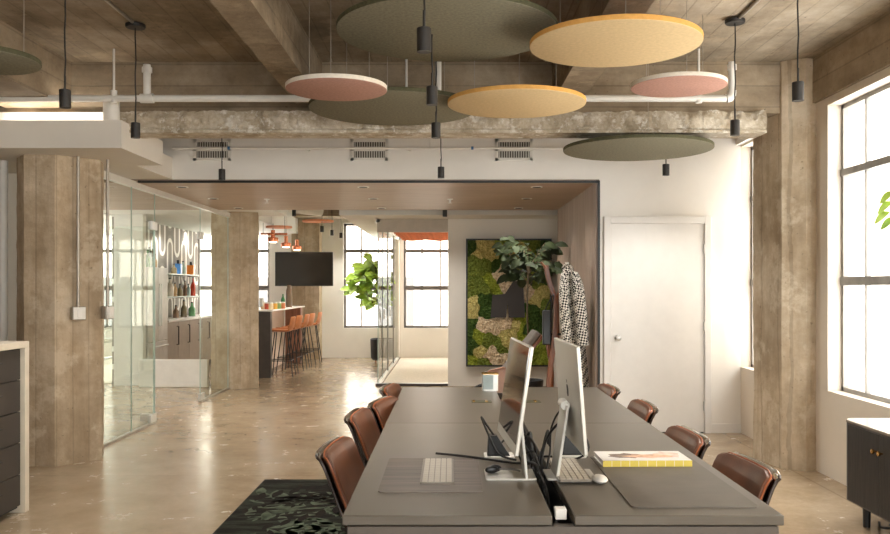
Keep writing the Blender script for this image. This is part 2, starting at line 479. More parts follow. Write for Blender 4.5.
# concrete beams
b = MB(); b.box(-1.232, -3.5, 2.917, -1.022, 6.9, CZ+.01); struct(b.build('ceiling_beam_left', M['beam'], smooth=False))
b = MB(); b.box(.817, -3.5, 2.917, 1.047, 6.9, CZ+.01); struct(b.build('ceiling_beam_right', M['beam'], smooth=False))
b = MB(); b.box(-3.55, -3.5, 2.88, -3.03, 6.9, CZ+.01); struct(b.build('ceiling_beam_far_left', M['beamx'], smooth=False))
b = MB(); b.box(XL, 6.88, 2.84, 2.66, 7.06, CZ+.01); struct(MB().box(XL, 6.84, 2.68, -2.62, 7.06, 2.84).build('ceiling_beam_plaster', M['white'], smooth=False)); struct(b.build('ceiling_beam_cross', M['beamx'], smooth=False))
def ledge(u, v):        # ragged broken edge, a real relief
    x = -2.62 + u*5.12
    n = mnoise.noise(Vector((x*9, v*4, 1.3)))*.016 + mnoise.noise(Vector((x*31, v*9, 4)))*.010
    prof = [(6.885,2.85),(6.81,2.84),(6.79,2.78),(6.795,2.72),(6.80,2.698),(6.785,2.690),(6.785,2.668),(7.05,2.668)]
    k = v*(len(prof)-1); i = min(int(k), len(prof)-2); f = k-i
    y = prof[i][0]*(1-f)+prof[i+1][0]*f; z = prof[i][1]*(1-f)+prof[i+1][1]*f
    rag = n if .02 < v < .60 else n*.15
    return (x, y-rag, z + (n*.8 if .05 < v < .3 else 0))
b = MB(); b.grid(ledge, 460, 42); b.box(-2.62, 6.9, 2.674, 2.50, 7.045, 2.83)
struct(b.build('ceiling_beam_ledge', M['rough'], recalc=True))
b = MB(); b.box(XR-.03, -3.5, 2.90, XR+.2, 7.0, CZ+.01); struct(b.build('ceiling_beam_window', M['beamx'], smooth=False))
b = MB(); b.box(XR-.05, 7.38, 2.86, XR+.2, WY-.005, CZ+.01); struct(b.build('trim_3', M['white'], smooth=False))
b = MB(); b.box(-3.05, 16.6, 2.82, -1.54, 17.3, CZ+.01); struct(b.build('ceiling_beam_far', M['beamx'], smooth=False))
# columns: faceted, rough
def column(name, poly, z1, mat=M['col'], amp=.012):
    b = MB(); nz = int(z1/.05)
    pts = []
    for i in range(len(poly)):
        p, q = Vector(poly[i]), Vector(poly[(i+1) % len(poly)])
        n = max(2, int((q-p).length/.05))
        pts += [p.lerp(q, k/n) for k in range(n)]
    N = len(pts); c = sum(pts, Vector((0,0)))/N
    vs = []; fs = []
    for j in range(nz+1):
        z = z1*j/nz
        for p in pts:
            d = (p-c).normalized()
            n = mnoise.noise(Vector((p.x*5, p.y*5, z*1.5)))*amp + mnoise.noise(Vector((p.x*25, p.y*25, z*12)))*amp*.5
            vs.append((p.x+d.x*n, p.y+d.y*n, z))
    for j in range(nz):
        for k in range(N): fs.append((j*N+k, j*N+(k+1)%N, (j+1)*N+(k+1)%N, (j+1)*N+k))
    fs.append(tuple(range(N-1,-1,-1))); fs.append(tuple(nz*N+k for k in range(N)))
    b.add(vs, fs)
    return struct(b.build(name, mat))
column('wall_column_left', [(-3.60,7.15),(-3.44,6.94),(-3.19,6.94),(-2.935,7.24),(-3.04,7.55),(-3.60,7.55)], CZ)
column('wall_column_middle', [(-3.46,12.5),(-3.40,12.25),(-3.09,12.2),(-2.75,12.32),(-2.86,12.85),(-3.46,12.85)], CZ)
column('wall_column_right', [(2.575,7.30),(2.645,6.86),(2.80,6.76),(2.93,6.80),(2.93,7.42),(2.64,7.42)], CZ)
column('wall_column_far', [(-3.18,17.65),(-3.18,17.25),(-2.62,17.25),(-2.62,17.65)], CZ, amp=.006)

# floor finishes inside the offices
struct(MB().box(-1.0, 12.72, 0, XR, FY, .012).build('floor_office_carpet', M['carpet'], smooth=False))
struct(MB().box(XL, 12.9, 0, -5.1, FY, .012).build('floor_carpet_left', M['carpet'], smooth=False))

# windows
def window(idx, axis, pos, a0, a1, z0, z1, cols, bars, mat, thick=.035, depth=.04, heavy=(1,)):
    fr = MB()
    def bx(u0, u1, w0, w1, d=depth):
        if axis == 'y': fr.box(pos-d/2, u0, w0, pos+d/2, u1, w1)
        else: fr.box(u0, pos-d/2, w0, u1, pos+d/2, w1)
    t = thick
    bx(a0, a0+t, z0, z1); bx(a1-t, a1, z0, z1); bx(a0, a1, z0, z0+t); bx(a0, a1, z1-t, z1)
    for k in range(1, cols):
        u = a0 + (a1-a0)*k/cols
        bx(u-t*.35, u+t*.35, z0, z1, depth*.8)
    for i, z in enumerate(bars):
        h = t*1.0 if i in heavy else t*.8
        bx(a0, a1, z-h, z+h, depth*1.5)
    root = thing('window_%d' % idx, None, None); struct(root)
    fr.build('frame', mat, root, smooth=False)
    g = MB()
    if axis == 'y': g.add([(pos,a0,z0),(pos,a1,z0),(pos,a1,z1),(pos,a0,z1)], [(0,1,2,3)])
    else: g.add([(a0,pos,z0),(a1,pos,z0),(a1,pos,z1),(a0,pos,z1)], [(0,1,2,3)])
    g.build('pane', M['glass'], root, smooth=False, recalc=False)
    # daylight portal: lets the sky be sampled through the opening
    ld = bpy.data.lights.new('daylight_portal', 'AREA'); ld.shape = 'RECTANGLE'
    ld.size = (a1-a0); ld.size_y = (z1-z0); ld.cycles.is_portal = True
    lo = bpy.data.objects.new('daylight_portal', ld); COL.objects.link(lo)
    mid = (a0+a1)/2; zc = (z0+z1)/2
    if axis == 'y':
        s = 1 if pos > 0 else -1
        lo.location = (pos+.05*s, mid, zc); lo.rotation_euler = (PI/2, 0, PI/2*s)
    else:
        s = 1 if pos > 0 else -1
        lo.location = (mid, pos+.05*s, zc); lo.rotation_euler = (PI/2, 0, PI if s > 0 else 0)
        lo.rotation_euler = (PI/2, 0, 0) if s < 0 else (-PI/2, 0, 0)
    return root
wr = XR+.125
window(1, 'y', wr, 3.95, 6.58, SILL, HEAD, 7, (2.32, 1.495), M['winmetal'], .032)
window(2, 'y', wr, 7.85, WY, SILL, HEAD, 2, (2.32, 1.495), M['winmetal'], .032)  # opening narrowed behind the column to cut light on the door wall
window(13, 'y', wr, 13.1, 16.9, SILL, HEAD, 10, (2.32, 1.495), M['winmetal'], .032)  # unseen window added to brighten the glass office
window(3, 'y', wr, .75, 3.5, SILL, HEAD, 7, (2.32, 1.495), M['winmetal'], .032)
window(4, 'y', wr, -2.6, .3, SILL, HEAD, 7, (2.32, 1.495), M['winmetal'], .032)
for i, (u0, u1, c) in enumerate([(-2.18,-1.12,3), (-.95,.55,4), (-5.2,-3.70,4), (-7.45,-6.66,2)]):
    window(5+i, 'x', FY+.1, u0, u1, .61, 2.75, c, (2.19, 1.43), M['winmetal_far'], .045)
for i, (u0, u1) in enumerate([(9.5,12.3), (13.2,16.2)]):  # unseen windows added for brightness in the glass room
    window(9+i, 'y', XL-.12, u0, u1, .7, 2.8, 6, (2.2, 1.45), M['winmetal_far'], .04)
for i, (u0, u1) in enumerate([(-1.6,-.2), (.2,2.7)]):
    window(11+i, 'x', -3.63, u0, u1, .5, 2.9, 6, (2.2, 1.45), M['winmetal_far'], .04)

# door
dr = struct(thing('door_1', None, None, (0, WY, 0)))
dx0, dx1 = 1.598, 2.519
MB().box(dx0, -.012, .012, dx1, .02, 2.075).build('leaf', M['door_white'], dr, smooth=False)
b = MB()
for (x0, x1, z0, z1) in ((dx0-.072, dx0-.006, 0, 2.148), (dx1+.006, dx1+.072, 0, 2.148), (dx0-.006, dx1+.006, 2.081, 2.148)):
    b.box(x0, -.03, z0, x1, .01, z1)
b.build('casing', M['door_white'], dr, bevel=.004)
k = MB(); k.lathe([(.002,0),(.03,0),(.03,.006),(.011,.012),(.011,.035),(.024,.042),(.029,.055),(.024,.068),(.005,.074)], 20)
ko = k.build('door_knob', M['steel'], dr); ko.rotation_euler = (PI/2,0,0); ko.location = (dx0+.065, -.012, .947)
for z in (.27, 1.06, 1.83):
    MB().cyl((dx1+.001, -.02, z-.045), (dx1+.001, -.02, z+.045), .009, n=10).build('hinge', M['steel'], dr)
MB().box(dx0, -.008, 0, dx1, .015, .011).build('threshold', M['black'], dr, smooth=False)
b = MB(); b.box(2.59, WY-.012, 0, XR, WY+.002, .09); struct(b.build('baseboard_back', M['door_white'], smooth=False))

# glass partition of the kitchen
GX = -3.15
def glass_run(name, pts, z0, z1, mat=M['pglass']):
    root = struct(thing(name, None, None))
    for (a, c) in pts:
        a = Vector(a); c = Vector(c)
        MB().add([(a.x,a.y,z0),(c.x,c.y,z0),(c.x,c.y,z1),(a.x,a.y,z1)], [(0,1,2,3)]).build('pane', mat, root, smooth=False, recalc=False)
        e = MB()
        for q in (a, c): e.box(q.x-.005, q.y-.002, z0, q.x+.005, q.y+.002, z1)
        e.build('glass_edge', M['gedge'], root, smooth=False)
    return root
g = glass_run('wall_glass_kitchen', [((GX,7.55),(GX,8.5)), ((GX,8.505),(GX,9.17)), ((GX,10.84),(GX,12.2))], .02, 2.44)
b = MB(); b.box(GX-.03, 7.5, 2.44, GX+.03, 12.3, 2.5); b.build('top_rail', M['white_gloss'], g, smooth=False)
b = MB(); b.box(GX-.02, 7.5, 0, GX+.02, 9.17, .022); b.box(GX-.02, 10.84, 0, GX+.02, 12.2, .022); b.build('floor_track', M['galv'], g, smooth=False)
MB().add([(GX,9.19,2.12),(GX,10.82,2.12),(GX,10.82,2.44),(GX,9.19,2.44)], [(0,1,2,3)]).build('transom', M['pglass'], g, smooth=False, recalc=False)
for (y, z) in ((9.10,.06), (10.9,.06), (10.86,2.1), (9.12,2.1)):
    MB().box(GX-.018, y-.09, z-.045, GX+.018, y+.09, z+.045).build('patch_fitting', M['steel'], g, bevel=.004)
d2 = struct(thing('door_2', None, None))
MB().add([(GX-.02,9.21,.02),(GX-.86,9.30,.02),(GX-.86,9.30,2.1),(GX-.02,9.21,2.1)], [(0,1,2,3)]).build('pane', M['pglass'], d2, smooth=False, recalc=False)
e = MB(); e.box(GX-.03, 9.205, .02, GX-.01, 9.22, 2.1); e.build('glass_edge', M['gedge'], d2, smooth=False)
MB().box(GX-.16, 9.19, .015, GX-.02, 9.25, .09).build('patch_fitting', M['steel'], d2, smooth=False)
b = MB(); b.cyl((GX-.78,9.25,.85),(GX-.78,9.25,1.35),.013,n=10); b.cyl((GX-.78,9.25,.95),(GX-.78,9.31,.95),.008,n=8); b.cyl((GX-.78,9.25,1.25),(GX-.78,9.31,1.25),.008,n=8)
b.build('door_handle', M['steel'], d2)

# glass partition of the office
OX = -1.06
g = glass_run('wall_glass_office', [((OX,12.66),(OX,13.5)), ((OX,13.5),(OX,14.7)), ((OX,14.7),(OX,16.1)), ((OX,16.1),(OX,17.5))], .03, 2.42)
b = MB(); b.box(OX-.03, 12.62, 2.40, OX+.03, FY, 2.46); b.box(OX-.03, 12.62, 0, OX+.03, FY, .03); b.build('top_rail', M['white_gloss'], g, smooth=False)
b = MB(); b.box(OX-.03, 17.3, 0, OX+.03, FY, 2.45); b.build('jamb', M['white_gloss'], g, smooth=False)
for y in (14.65, 16.1):
    MB().box(OX-.012, y-.015, .03, OX+.012, y+.015, 2.4).build('mullion', M['winmetal'], g, smooth=False)
MB().box(OX-.03, 12.58, 0, -.03, 12.7, .035).build('sill', M['shell_dark'], g, smooth=False)
for y in (13.45, 14.75):
    MB().cyl((OX+.03, y, .95), (OX+.03, y, 1.1), .012, n=8).build('door_handle', M['steel'], g)
# copper-toned baffles in the office ceiling
M['terra'] = plain('terracotta felt', (206,120,82), .9, var=.1, scale=20)
for k in range(8):
    y = 13.7 + k*.46
    bm_ = MB().slab(lambda u, v, y=y: (-.95+u*1.9, 0, -.075 + v*.075 + .012*math.sin(u*22+y*2)*(1-v)), 24, 1, lambda u, v: (0,.03,0))
    o = bm_.build('ceiling_baffle', M['terra']); o.location = (0, y, 2.44)
    tag(o, 'terracotta wavy acoustic baffle in the row under the glass office ceiling', 'ceiling baffle', 'terracotta baffles in the glass office')

# ------------------------------------------------------------------ outside
for nm, lab, (x0,y0,x1,y1) in (('building', 'pale building across the street beyond the right windows', (13,-8,15,48)), ('building', 'pale building with window rows beyond the far windows', (-14,31,10,33))):
    root = thing(nm, lab, 'building', ((x0+x1)/2, (y0+y1)/2, -6))
    hx, hy = (x1-x0)/2, (y1-y0)/2
    MB().box(-hx, -hy, 0, hx, hy, 17).build('facade', M['ext'], root, smooth=False)
    for i in range(14 if x0 == 13 else 9):
        for j in range(4):
            if x0 == 13:
                yy = -hy+2+i*3.7; MB().box(-hx-.05, yy, 2.2+j*3.6, -hx+.05, yy+1.5, 4.4+j*3.6).build('window', M['ext2'], root, smooth=False)
            else:
                xx = -hx+1+i*2.6; MB().box(xx, -hy-.05, 2.2+j*3.6, xx+1.3, -hy+.05, 4.2+j*3.6).build('window', M['ext2'], root, smooth=False)

# ------------------------------------------------------------------ pipes, vents, ceiling fittings
PZ = 2.875; PY = 6.5
pr = thing('sprinkler_pipe', 'long white sprinkler pipe running below the concrete ceiling in front of the beam', 'pipe')
MB().tube([(-5.0,PY,PZ),(2.09,PY,PZ)], .026, 14).build('main_pipe', M['white_gloss'], pr)
def tee(x): MB().cyl((x-.05,PY,PZ),(x+.05,PY,PZ),.036,n=14).build('pipe_fitting', M['white_gloss'], pr)
b = MB(); b.tube([(2.09,PY,PZ),(2.115,PY,PZ+.006),(2.128,PY,PZ+.03),(2.13,PY,PZ+.06)], .034, 14); b.build('elbow', M['white_gloss'], pr)
for x, z1, r in ((2.13,3.15,.026), (-2.29,3.13,.028), (-.09,CZ,.026)):
    if x < 2: tee(x)
    o = MB().cyl((x,PY,PZ),(x,PY,z1),r,n=14).build('riser', M['white_gloss'], pr)
    MB().cyl((x,PY,z1-.06),(x,PY,z1-.02),r*1.35,n=14).build('coupling', M['white_gloss'], o)
for x in (-2.54, -.33, 1.88):
    o = MB().cyl((x,PY,PZ),(x,PY,CZ),.009,n=8).build('hanger_rod', M['white_gloss'], pr)
    MB().cyl((x,PY,PZ-.035),(x,PY,PZ+.06),.024,n=12).build('clamp', M['white_gloss'], o)
pr = thing('water_pipe', 'thin white pipe running along the white header above the wood portal', 'pipe')
MB().tube([(-2.74,8.48,2.82),(1.47,8.48,2.82)], .013, 10).build('main_pipe', M['white_gloss'], pr)
b = MB(); b.tube([(-.2,8.48,2.82),(-.2,8.48,2.92),(.1,8.48,2.92)], .006, 8); b.build('branch', M['white_gloss'], pr)
for x in (-2.4, -1.4, -.4, .8):
    MB().box(x-.012, 8.475, 2.800, x+.012, WY-.001, 2.808).build('bracket', M['white_gloss'], pr, smooth=False)
for x in (-2.18, .22):
    MB().cyl((x-.012,8.48,2.82),(x+.012,8.48,2.82),.016,n=10).build('valve_band', plain('blue band', (70,120,170), .5), pr)
b = MB(); b.cyl((-2.645, 6.72, 2.735), (-2.645, 6.72, 2.90), .062, n=24)
tag(b.build('duct_stub', M['white_gloss']), 'short white round duct standing on the white soffit corner', 'duct')
b = MB(); b.cyl((-3.79,7.3,0),(-3.79,7.3,SZ),.035,n=18)
tag(b.build('drain_pipe', M['white_gloss']), 'thick white vertical pipe left of the left concrete column', 'pipe')
# cove light on the soffit
b = MB(); b.box(-3.5, 6.74, 2.735, -2.75, 6.77, 2.75)
tag(b.build('strip_light', M['cove']), 'glowing strip light lying on top of the white soffit', 'light')

def vent(px, label):
    p = at(px, 150, WY)
    root = thing('air_vent', label, 'vent', (p.x, WY, p.z), 0, 'vents on the white header')
    b = MB(); w, h = .185, .105
    for (x0, x1, z0, z1) in ((-w,w,h-.026,h),(-w,w,-h,-h+.026),(-w,-w+.03,-h,h),(w-.03,w,-h,h),(-w,w,-.012,.012)): b.box(x0, -.016, z0, x1, 0, z1)
    b.build('frame', M['white_gloss'], root, smooth=False)
    MB().box(-w+.01, -.003, -h+.01, w-.01, -.001, h-.01).build('backing', M['ventdark'], root, smooth=False)
    for s in (-1, 1):
        b = MB()
        for k in range(13):
            x = -w+.042+k*(2*w-.084)/12
            b.box(x-.0045, -.012, s*.045-.034, x+.0045, -.002, s*.045+.034)
        b.build('louvre', M['light_grey'], root, smooth=False)
vent(212.5, 'white air vent at the left end of the header'); vent(369.5, 'white air vent in the middle of the header'); vent(514, 'white air vent above the portal, right of the centre pendant row')

rows = (('front', 8.93), ('middle', 10.1), ('rear', 11.3)); cols_ = (('left', -2.78), ('centre', -.9), ('right', .9))
for rn, y in rows:
    for cn, x in cols_:
        root = thing('downlight', 'small recessed downlight, %s row and %s column of the wood soffit' % (rn, cn), 'downlight', (x, y, SZ-.03), 0, 'downlights in the wood soffit')
        MB().lathe([(.045,0),(.062,0),(.062,-.006),(.045,-.006)], 24).build('trim_ring', M['white_gloss'], root)
        MB().lathe([(.001,-.0085),(.043,-.0085),(.043,-.001),(.001,-.001)], 20).build('lens', M['black_plastic'], root)
        ld = bpy.data.lights.new('downlight_fill', 'SPOT'); ld.energy = 30; ld.spot_size = 2.2; ld.spot_blend = .9; ld.shadow_soft_size = .04; ld.color = (1,.97,.93)  # added fill for the portal; the downlights themselves look switched off
        lo = bpy.data.objects.new('downlight_fill', ld); COL.objects.link(lo); lo.location = (x, y, SZ-.045)
for x, lab in ((-2.16, 'white sprinkler head near the left of the wood soffit'), (0.0, 'white sprinkler head at the middle of the wood soffit')):
    root = thing('fire_sprinkler', lab, 'sprinkler', (x, 10.15, SZ-.03), 0, 'sprinklers in the wood soffit')
    MB().lathe([(.001,0),(.035,0),(.035,-.008),(.012,-.012),(.009,-.045),(.001,-.045)], 16).build('body', M['white_gloss'], root)
    MB().lathe([(.001,-.045),(.024,-.047),(.024,-.051),(.001,-.051)], 14).build('deflector', M['white_gloss'], root)
for i, (px, py, Y) in enumerate(((175,226,14.6), (188,231,16.1), (152,226,14.8))):
    x = (px-CX)*Y/F; z = SZ-.012 if x < -5 else SZ
    root = thing('kitchen_downlight', ('bright round downlight over the left kitchen shelves', 'bright round downlight over the right kitchen shelves', 'bright round downlight over the refrigerator')[i], 'downlight', (x, Y, z), 0, 'kitchen downlights')
    MB().lathe([(.07,0),(.09,0),(.09,-.008),(.07,-.008)], 24).build('trim_ring', M['white_gloss'], root)
    MB().lathe([(.001,-.004),(.07,-.004),(.07,-.001),(.001,-.001)], 20).build('lens', M['bulb'], root)
    ld = bpy.data.lights.new('kitchen_spot', 'SPOT'); ld.energy = 16; ld.spot_size = 2.4; ld.spot_blend = .8; ld.shadow_soft_size = .06; ld.color = (1,.97,.93)
    lo = bpy.data.objects.new('kitchen_spot', ld); COL.objects.link(lo); lo.location = (x, Y, z-.03)

# pendants
def pendant(x, y, label, canopy=True, z=2.465):
    root = thing('pendant_lamp', label, 'pendant lamp', (x, y, 0), 0, 'black cylinder pendants')
    top = CZ if y < 11 else CZ
    MB().lathe([(.026,0),(.031,0),(.0315,.1),(.029,.103),(.004,.103),(.004,.099),(.027,.097),(.026,.004)], 28, (0,0,z)).build('lamp_body', M['pend'], root)
    MB().lathe([(.001,.012),(.026,.012),(.026,.016),(.001,.016)], 20, (0,0,z)).build('diffuser', M['light_grey'], root)
    sw = [Vector((.003*math.sin(k*1.9+x), .0, z+.1+(top-z-.1)*k/8)) for k in range(9)]
    sw[0].x = 0; sw[-1].x = 0
    ld = bpy.data.lights.new('pendant_spot', 'SPOT'); ld.energy = 32; ld.spot_size = 2.3; ld.spot_blend = .8; ld.shadow_soft_size = .03; ld.color = (1,.97,.92)
    lo = bpy.data.objects.new('pendant_spot', ld); COL.objects.link(lo); lo.location = (x, y, z-.005)
    MB().tube(sw, .0045, 8).build('cord', M['cable'], root)
    MB().cyl((0,0,z+.1),(0,0,z+.18),.006,n=8).build('stem', M['pend'], root)
    MB().lathe([(.001,top-.035),(.062,top-.035),(.066,top-.028),(.066,top-.012),(.03,top-.010),(.03,top),(.001,top)], 28).build('canopy', M['pend'], root)
L2 = {3.7:'nearest the camera', 4.8:'second back, among the discs', 5.8:'third back, before the concrete beam', 8.0:'farthest, before the white header'}
for px, py, row, l2 in ((65,108,'left','nearest the camera'), (135.5,138,'left','before the concrete beam'), (222,180,'left','farthest, before the white header'),
                        (424,52,'centre','nearest the camera, before the largest green disc'), (432,105,'centre','second back'), (436,138,'centre','third back, before the beam'), (441,178,'centre','farthest, before the white header'),
                        (798,101,'right','nearest the camera, beside the right window'), (735,135.5,'right','before the concrete beam'), (666,175.5,'right','farthest, under the green disc by the door')):
    Y = 1.015*F/(HY-py)
    pendant((px-CX)*Y/F, Y, 'black cylinder pendant lamp of the %s row, %s' % (row, l2))
pendant(-.07, 11.75, 'black cylinder pendant lamp just beyond the far edge of the wood soffit', z=2.41)
for px, py, Y, lab in ((322,232,14.8,'nearest of three small black pendants in the far bar room'), (332,235.5,15.9,'middle of three small black pendants in the far bar room'), (341,238,17.0,'farthest of three small black pendants in the far bar room'), (294,216,13.6,'black pendant by the white duct, left of the far three')):
    p = at(px, py, Y); pendant(p.x, Y, lab, z=p.z)

for x, lab in ((1.9, 'grey conduit on the ceiling running to the right pendant canopy'), (-2.16, 'grey conduit on the ceiling running to the left pendant canopy')):
    b = MB(); b.tube([(x+.02,-3.4,CZ-.014),(x+.02,5.8,CZ-.014)], .011, 8); 
    root = thing('ceiling_conduit', lab, 'conduit', (0,0,0), 0, 'ceiling conduits')
    b.build('tube', M['galv'], root)
    for y in (1.5, 4.6): MB().box(x-.02, y-.012, CZ-.028, x+.06, y+.012, CZ).build('strap', M['galv'], root, smooth=False)

# acoustic discs
def disc(px, py, Y, D, face, rim, label, t=.03, tilt=0):
    p = at(px, py, Y); r = D/2
    root = thing('acoustic_disc', label, 'acoustic disc', (p.x, Y, p.z), 0, 'felt discs under the ceiling')
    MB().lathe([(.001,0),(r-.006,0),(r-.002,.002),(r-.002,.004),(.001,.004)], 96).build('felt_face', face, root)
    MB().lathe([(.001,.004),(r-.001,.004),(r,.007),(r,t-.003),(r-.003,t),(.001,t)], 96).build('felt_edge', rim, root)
    for k in range(3):
        q = 2*PI*k/3 + .5
        wx, wy = p.x+r*.7*math.cos(q), Y+r*.7*math.sin(q)
        zt = 2.915 if (-1.24 < wx < -1.01 or .81 < wx < 1.05) and wy < 6.9 else CZ
        if 6.75 < wy < 7.1: zt = 2.668
        MB().cyl((r*.7*math.cos(q), r*.7*math.sin(q), t), (r*.7*math.cos(q), r*.7*math.sin(q), zt-.002-p.z), .0022, n=6).build('suspension_wire', M['galv'], root)
    return root
disc(447, 33, 4.77, 1.22, M['felt_green'], M['felt_green_rim'], 'largest green felt disc, top centre, behind the front pendant')
disc(615, 46, 4.62, .914, M['felt_yellow'], M['felt_yellow_rim'], 'upper yellow felt disc, right of the largest green disc')
disc(516.5, 105, 5.70, .914, M['felt_yellow'], M['felt_yellow_rim'], 'lower yellow felt disc in front of the beam at the centre')
disc(336.5, 90.5, 5.19, .61, M['felt_pink'], M['felt_white_rim'], 'small pink felt disc with white edge, left of centre')
disc(678.5, 87.5, 5.58, .61, M['felt_pink'], M['felt_white_rim'], 'small pink felt disc with white edge, right by the pipe elbow')
disc(393, 110, 6.12, 1.19, M['felt_green'], M['felt_green_rim'], 'green felt disc before the beam, behind the lower yellow disc')
disc(637.5, 150.5, 7.0, 1.20, M['felt_green'], M['felt_green_rim'], 'flat green felt disc hanging under the beam above the white door')
disc(-19, 62, 4.77, .61, M['felt_green'], M['felt_green_rim'], 'dark green felt disc cut by the left picture edge')

# switches with conduit on the left column
for (x, y, rz, lab) in ((-3.062, 7.055, math.radians(47), 'white switch box on the front face of the left concrete column'), (-2.905, 7.24, math.radians(80), 'white switch box on the right edge of the left concrete column')):
    root = thing('light_switch', lab, 'switch', (x, y, 1.235), rz, 'switches on the left column')
    MB().box(-.055, -.05, -.055, .055, .0, .055).build('box', M['galv'], root, bevel=.008)
    o = MB().box(-.05, -.056, -.05, .05, -.05, .05).build('cover_plate', M['white_gloss'], root, bevel=.006)
    MB().box(-.018, -.062, -.034, .018, -.056, .034).build('rocker', M['white'], o, bevel=.003)
    MB().cyl((0,-.025,.05),(0,-.025,SZ-1.235),.012,n=10).build('conduit', M['galv'], root)
root = thing('light_switch', 'small white switch on the right edge of the middle concrete column', 'switch', (-2.74, 12.4, 1.23), PI/2)
MB().box(-.05,-.04,-.06,.05,0,.06).build('box', M['light_grey'], root, bevel=.006)
MB().box(-.03,-.046,-.035,.03,-.04,.035).build('rocker', M['white'], root, bevel=.003)

# ------------------------------------------------------------------ bench desk
TZ = .74; TX0, TX1 = -.335, 1.038; TM = .3525; TY0, TYM, TY1 = 2.67, 4.49, 6.10
dk = thing('bench_desk', 'long grey bench desk with a central cable trough', 'desk', (TM, (TY0+TY1)/2, 0))
ox, oy = TM, (TY0+TY1)/2
for (y0, y1) in ((TY0, TYM-.002), (TYM+.002, TY1)):
    for (x0, x1) in ((TX0, TM-.035), (TM+.035, TX1)):
        MB().box(x0-ox, y0-oy, TZ-.031, x1-ox, y1-oy, TZ).build('tabletop', M['table'], dk, bevel=.003)
tr = MB()
tr.box(-.036, TY0+.02-oy, .60, .036, TY1-.02-oy, .61); tr.box(-.04, TY0+.02-oy, .60, -.0345, TY1-.02-oy, TZ-.033); tr.box(.0345, TY0+.02-oy, .60, .04, TY1-.02-oy, TZ-.033)
tr.build('cable_trough', M['trough'], dk, smooth=False)
b = MB(); w = TX1-ox
b.box(-w+.012, TY0+.012-oy, .66, w-.012, TY0+.05-oy, .703); b.box(-w+.012, TY1-.05-oy, .66, w-.012, TY1-.012-oy, .703)
b.box(-w+.012, TY0+.05-oy, .66, -w+.05, TY1-.05-oy, .703); b.box(w-.05, TY0+.05-oy, .66, w-.012, TY1-.05-oy, .703)
b.build('frame', M['table_edge'], dk, bevel=.002)
for sx in (-1, 1):
    for y in (TY0+.03, TYM, TY1-.03):
        MB().box(sx*(w-.05)-.025, y-.025-oy, 0, sx*(w-.05)+.025, y+.025-oy, .66).build('leg', M['table_edge'], dk, bevel=.003)
for i, (x, lab) in enumerate(((.195, 'dark flip power outlet plate in the desktop, left of the trough'), (.497, 'dark flip power outlet plate in the desktop, right of the trough'))):
    root = thing('power_outlet', lab, 'outlet', (x, 5.33, TZ), 0, 'desktop power outlets')
    MB().box(-.062,-.05,0,.062,.05,.003).build('cover', plain('dark olive plate', (62,60,36), .4), root, bevel=.002)
    for sx in (-.048, .03): MB().box(sx-.008,-.03,.003,sx+.008,.03,.006).build('latch', M['brass'], root, smooth=False)

# ------------------------------------------------------------------ chairs
def chair_proto():
    root = thing('desk_chair', 'x', 'chair')
    W = .225
    prof = [(-.165,.475),(-.188,.53),(-.213,.60),(-.236,.665),(-.254,.715),(-.268,.743),(-.288,.757)]
    def P(v):
        k = v*(len(prof)-1); i = min(int(k), len(prof)-2); f = k-i
        return (prof[i][0]*(1-f)+prof[i+1][0]*f, prof[i][1]*(1-f)+prof[i+1][1]*f)
    def surf(extra, dx, dz=0, vmax=1.0, push=0):
        def fn(u, v):
            x, z = P(v*vmax)
            s = u*2-1
            hw = (W+extra)*(1 - .10*max(0, (v-.84)/.16)**3)
            curve = .022*(s*s)
            return (x + dx + curve*(1-.4*v), s*hw, z+dz + extra*.6*v - .012*max(0,(abs(s)-.82)/.18)**2*v)
        return fn
    MB().slab(surf(0, .0, 0, .965), 16, 22, lambda u, v: (-.02, 0, -.012)).build('backrest_cushion', M['leather'], root, bevel=.006)
    # piped seam round the cushion
    f = surf(.002, -.012, -.004, .965)
    pts = [f(0, k/14) for k in range(15)] + [f(k/14, 1) for k in range(1,15)] + [f(1, 1-k/14) for k in range(1,15)]
    MB().tube(pts, .0035, 6).build('piping', M['piping'], root)
    MB().slab(surf(.008, -.034, -.012, 1.0), 16, 22, lambda u, v: (-.009, 0, -.006)).build('backrest_shell', M['chrome'], root, bevel=.002)
    # chrome lip along the rolled top
    f = surf(.008, -.038, -.013, 1.0)
    MB().tube([f(k/16, 1) for k in range(17)], .0045, 8).build('top_rail', M['chrome'], root)
    for sgn in (0, 1):
        MB().tube([f(sgn, k/12) for k in range(13)], .0065, 8).build('side_edge', M['shell_dark'], root)
    def seat(u, v):
        s = u*2-1; x = -.19 + v*.44
        hw = .24*(1-.10*abs(v-.5)*2)
        z = .462 - .03*math.sin(v*PI)*.6 + .03*s*s - (.03*max(0, v-.8)/.2)
        return (x, s*hw, z)
    MB().slab(seat, 12, 12, lambda u, v: (0,0,-.035)).build('seat_cushion', M['leather'], root, bevel=.01)
    MB().slab(lambda u, v: (seat(u,v)[0], seat(u,v)[1]*1.02, seat(u,v)[2]-.037), 12, 12, lambda u, v: (0,0,-.012)).build('seat_shell', M['shell_dark'], root)
    MB().cyl((0,0,.08),(0,0,.42),.022,n=16).build('column', M['chrome'], root)
    for k in range(4):
        q = PI/4+k*PI/2; c, s = math.cos(q), math.sin(q)
        leg = MB().tube([(0,0,.10),(c*.12,s*.12,.085),(c*.27,s*.27,.045)], [.02,.017,.011], 8).build('leg', M['chrome'], root)
        MB().cyl((c*.265,s*.265,.012),(c*.265,s*.265,.045),.016,n=10).build('glide', M['black_plastic'], leg)
    return root
ch = chair_proto()
chairs = []
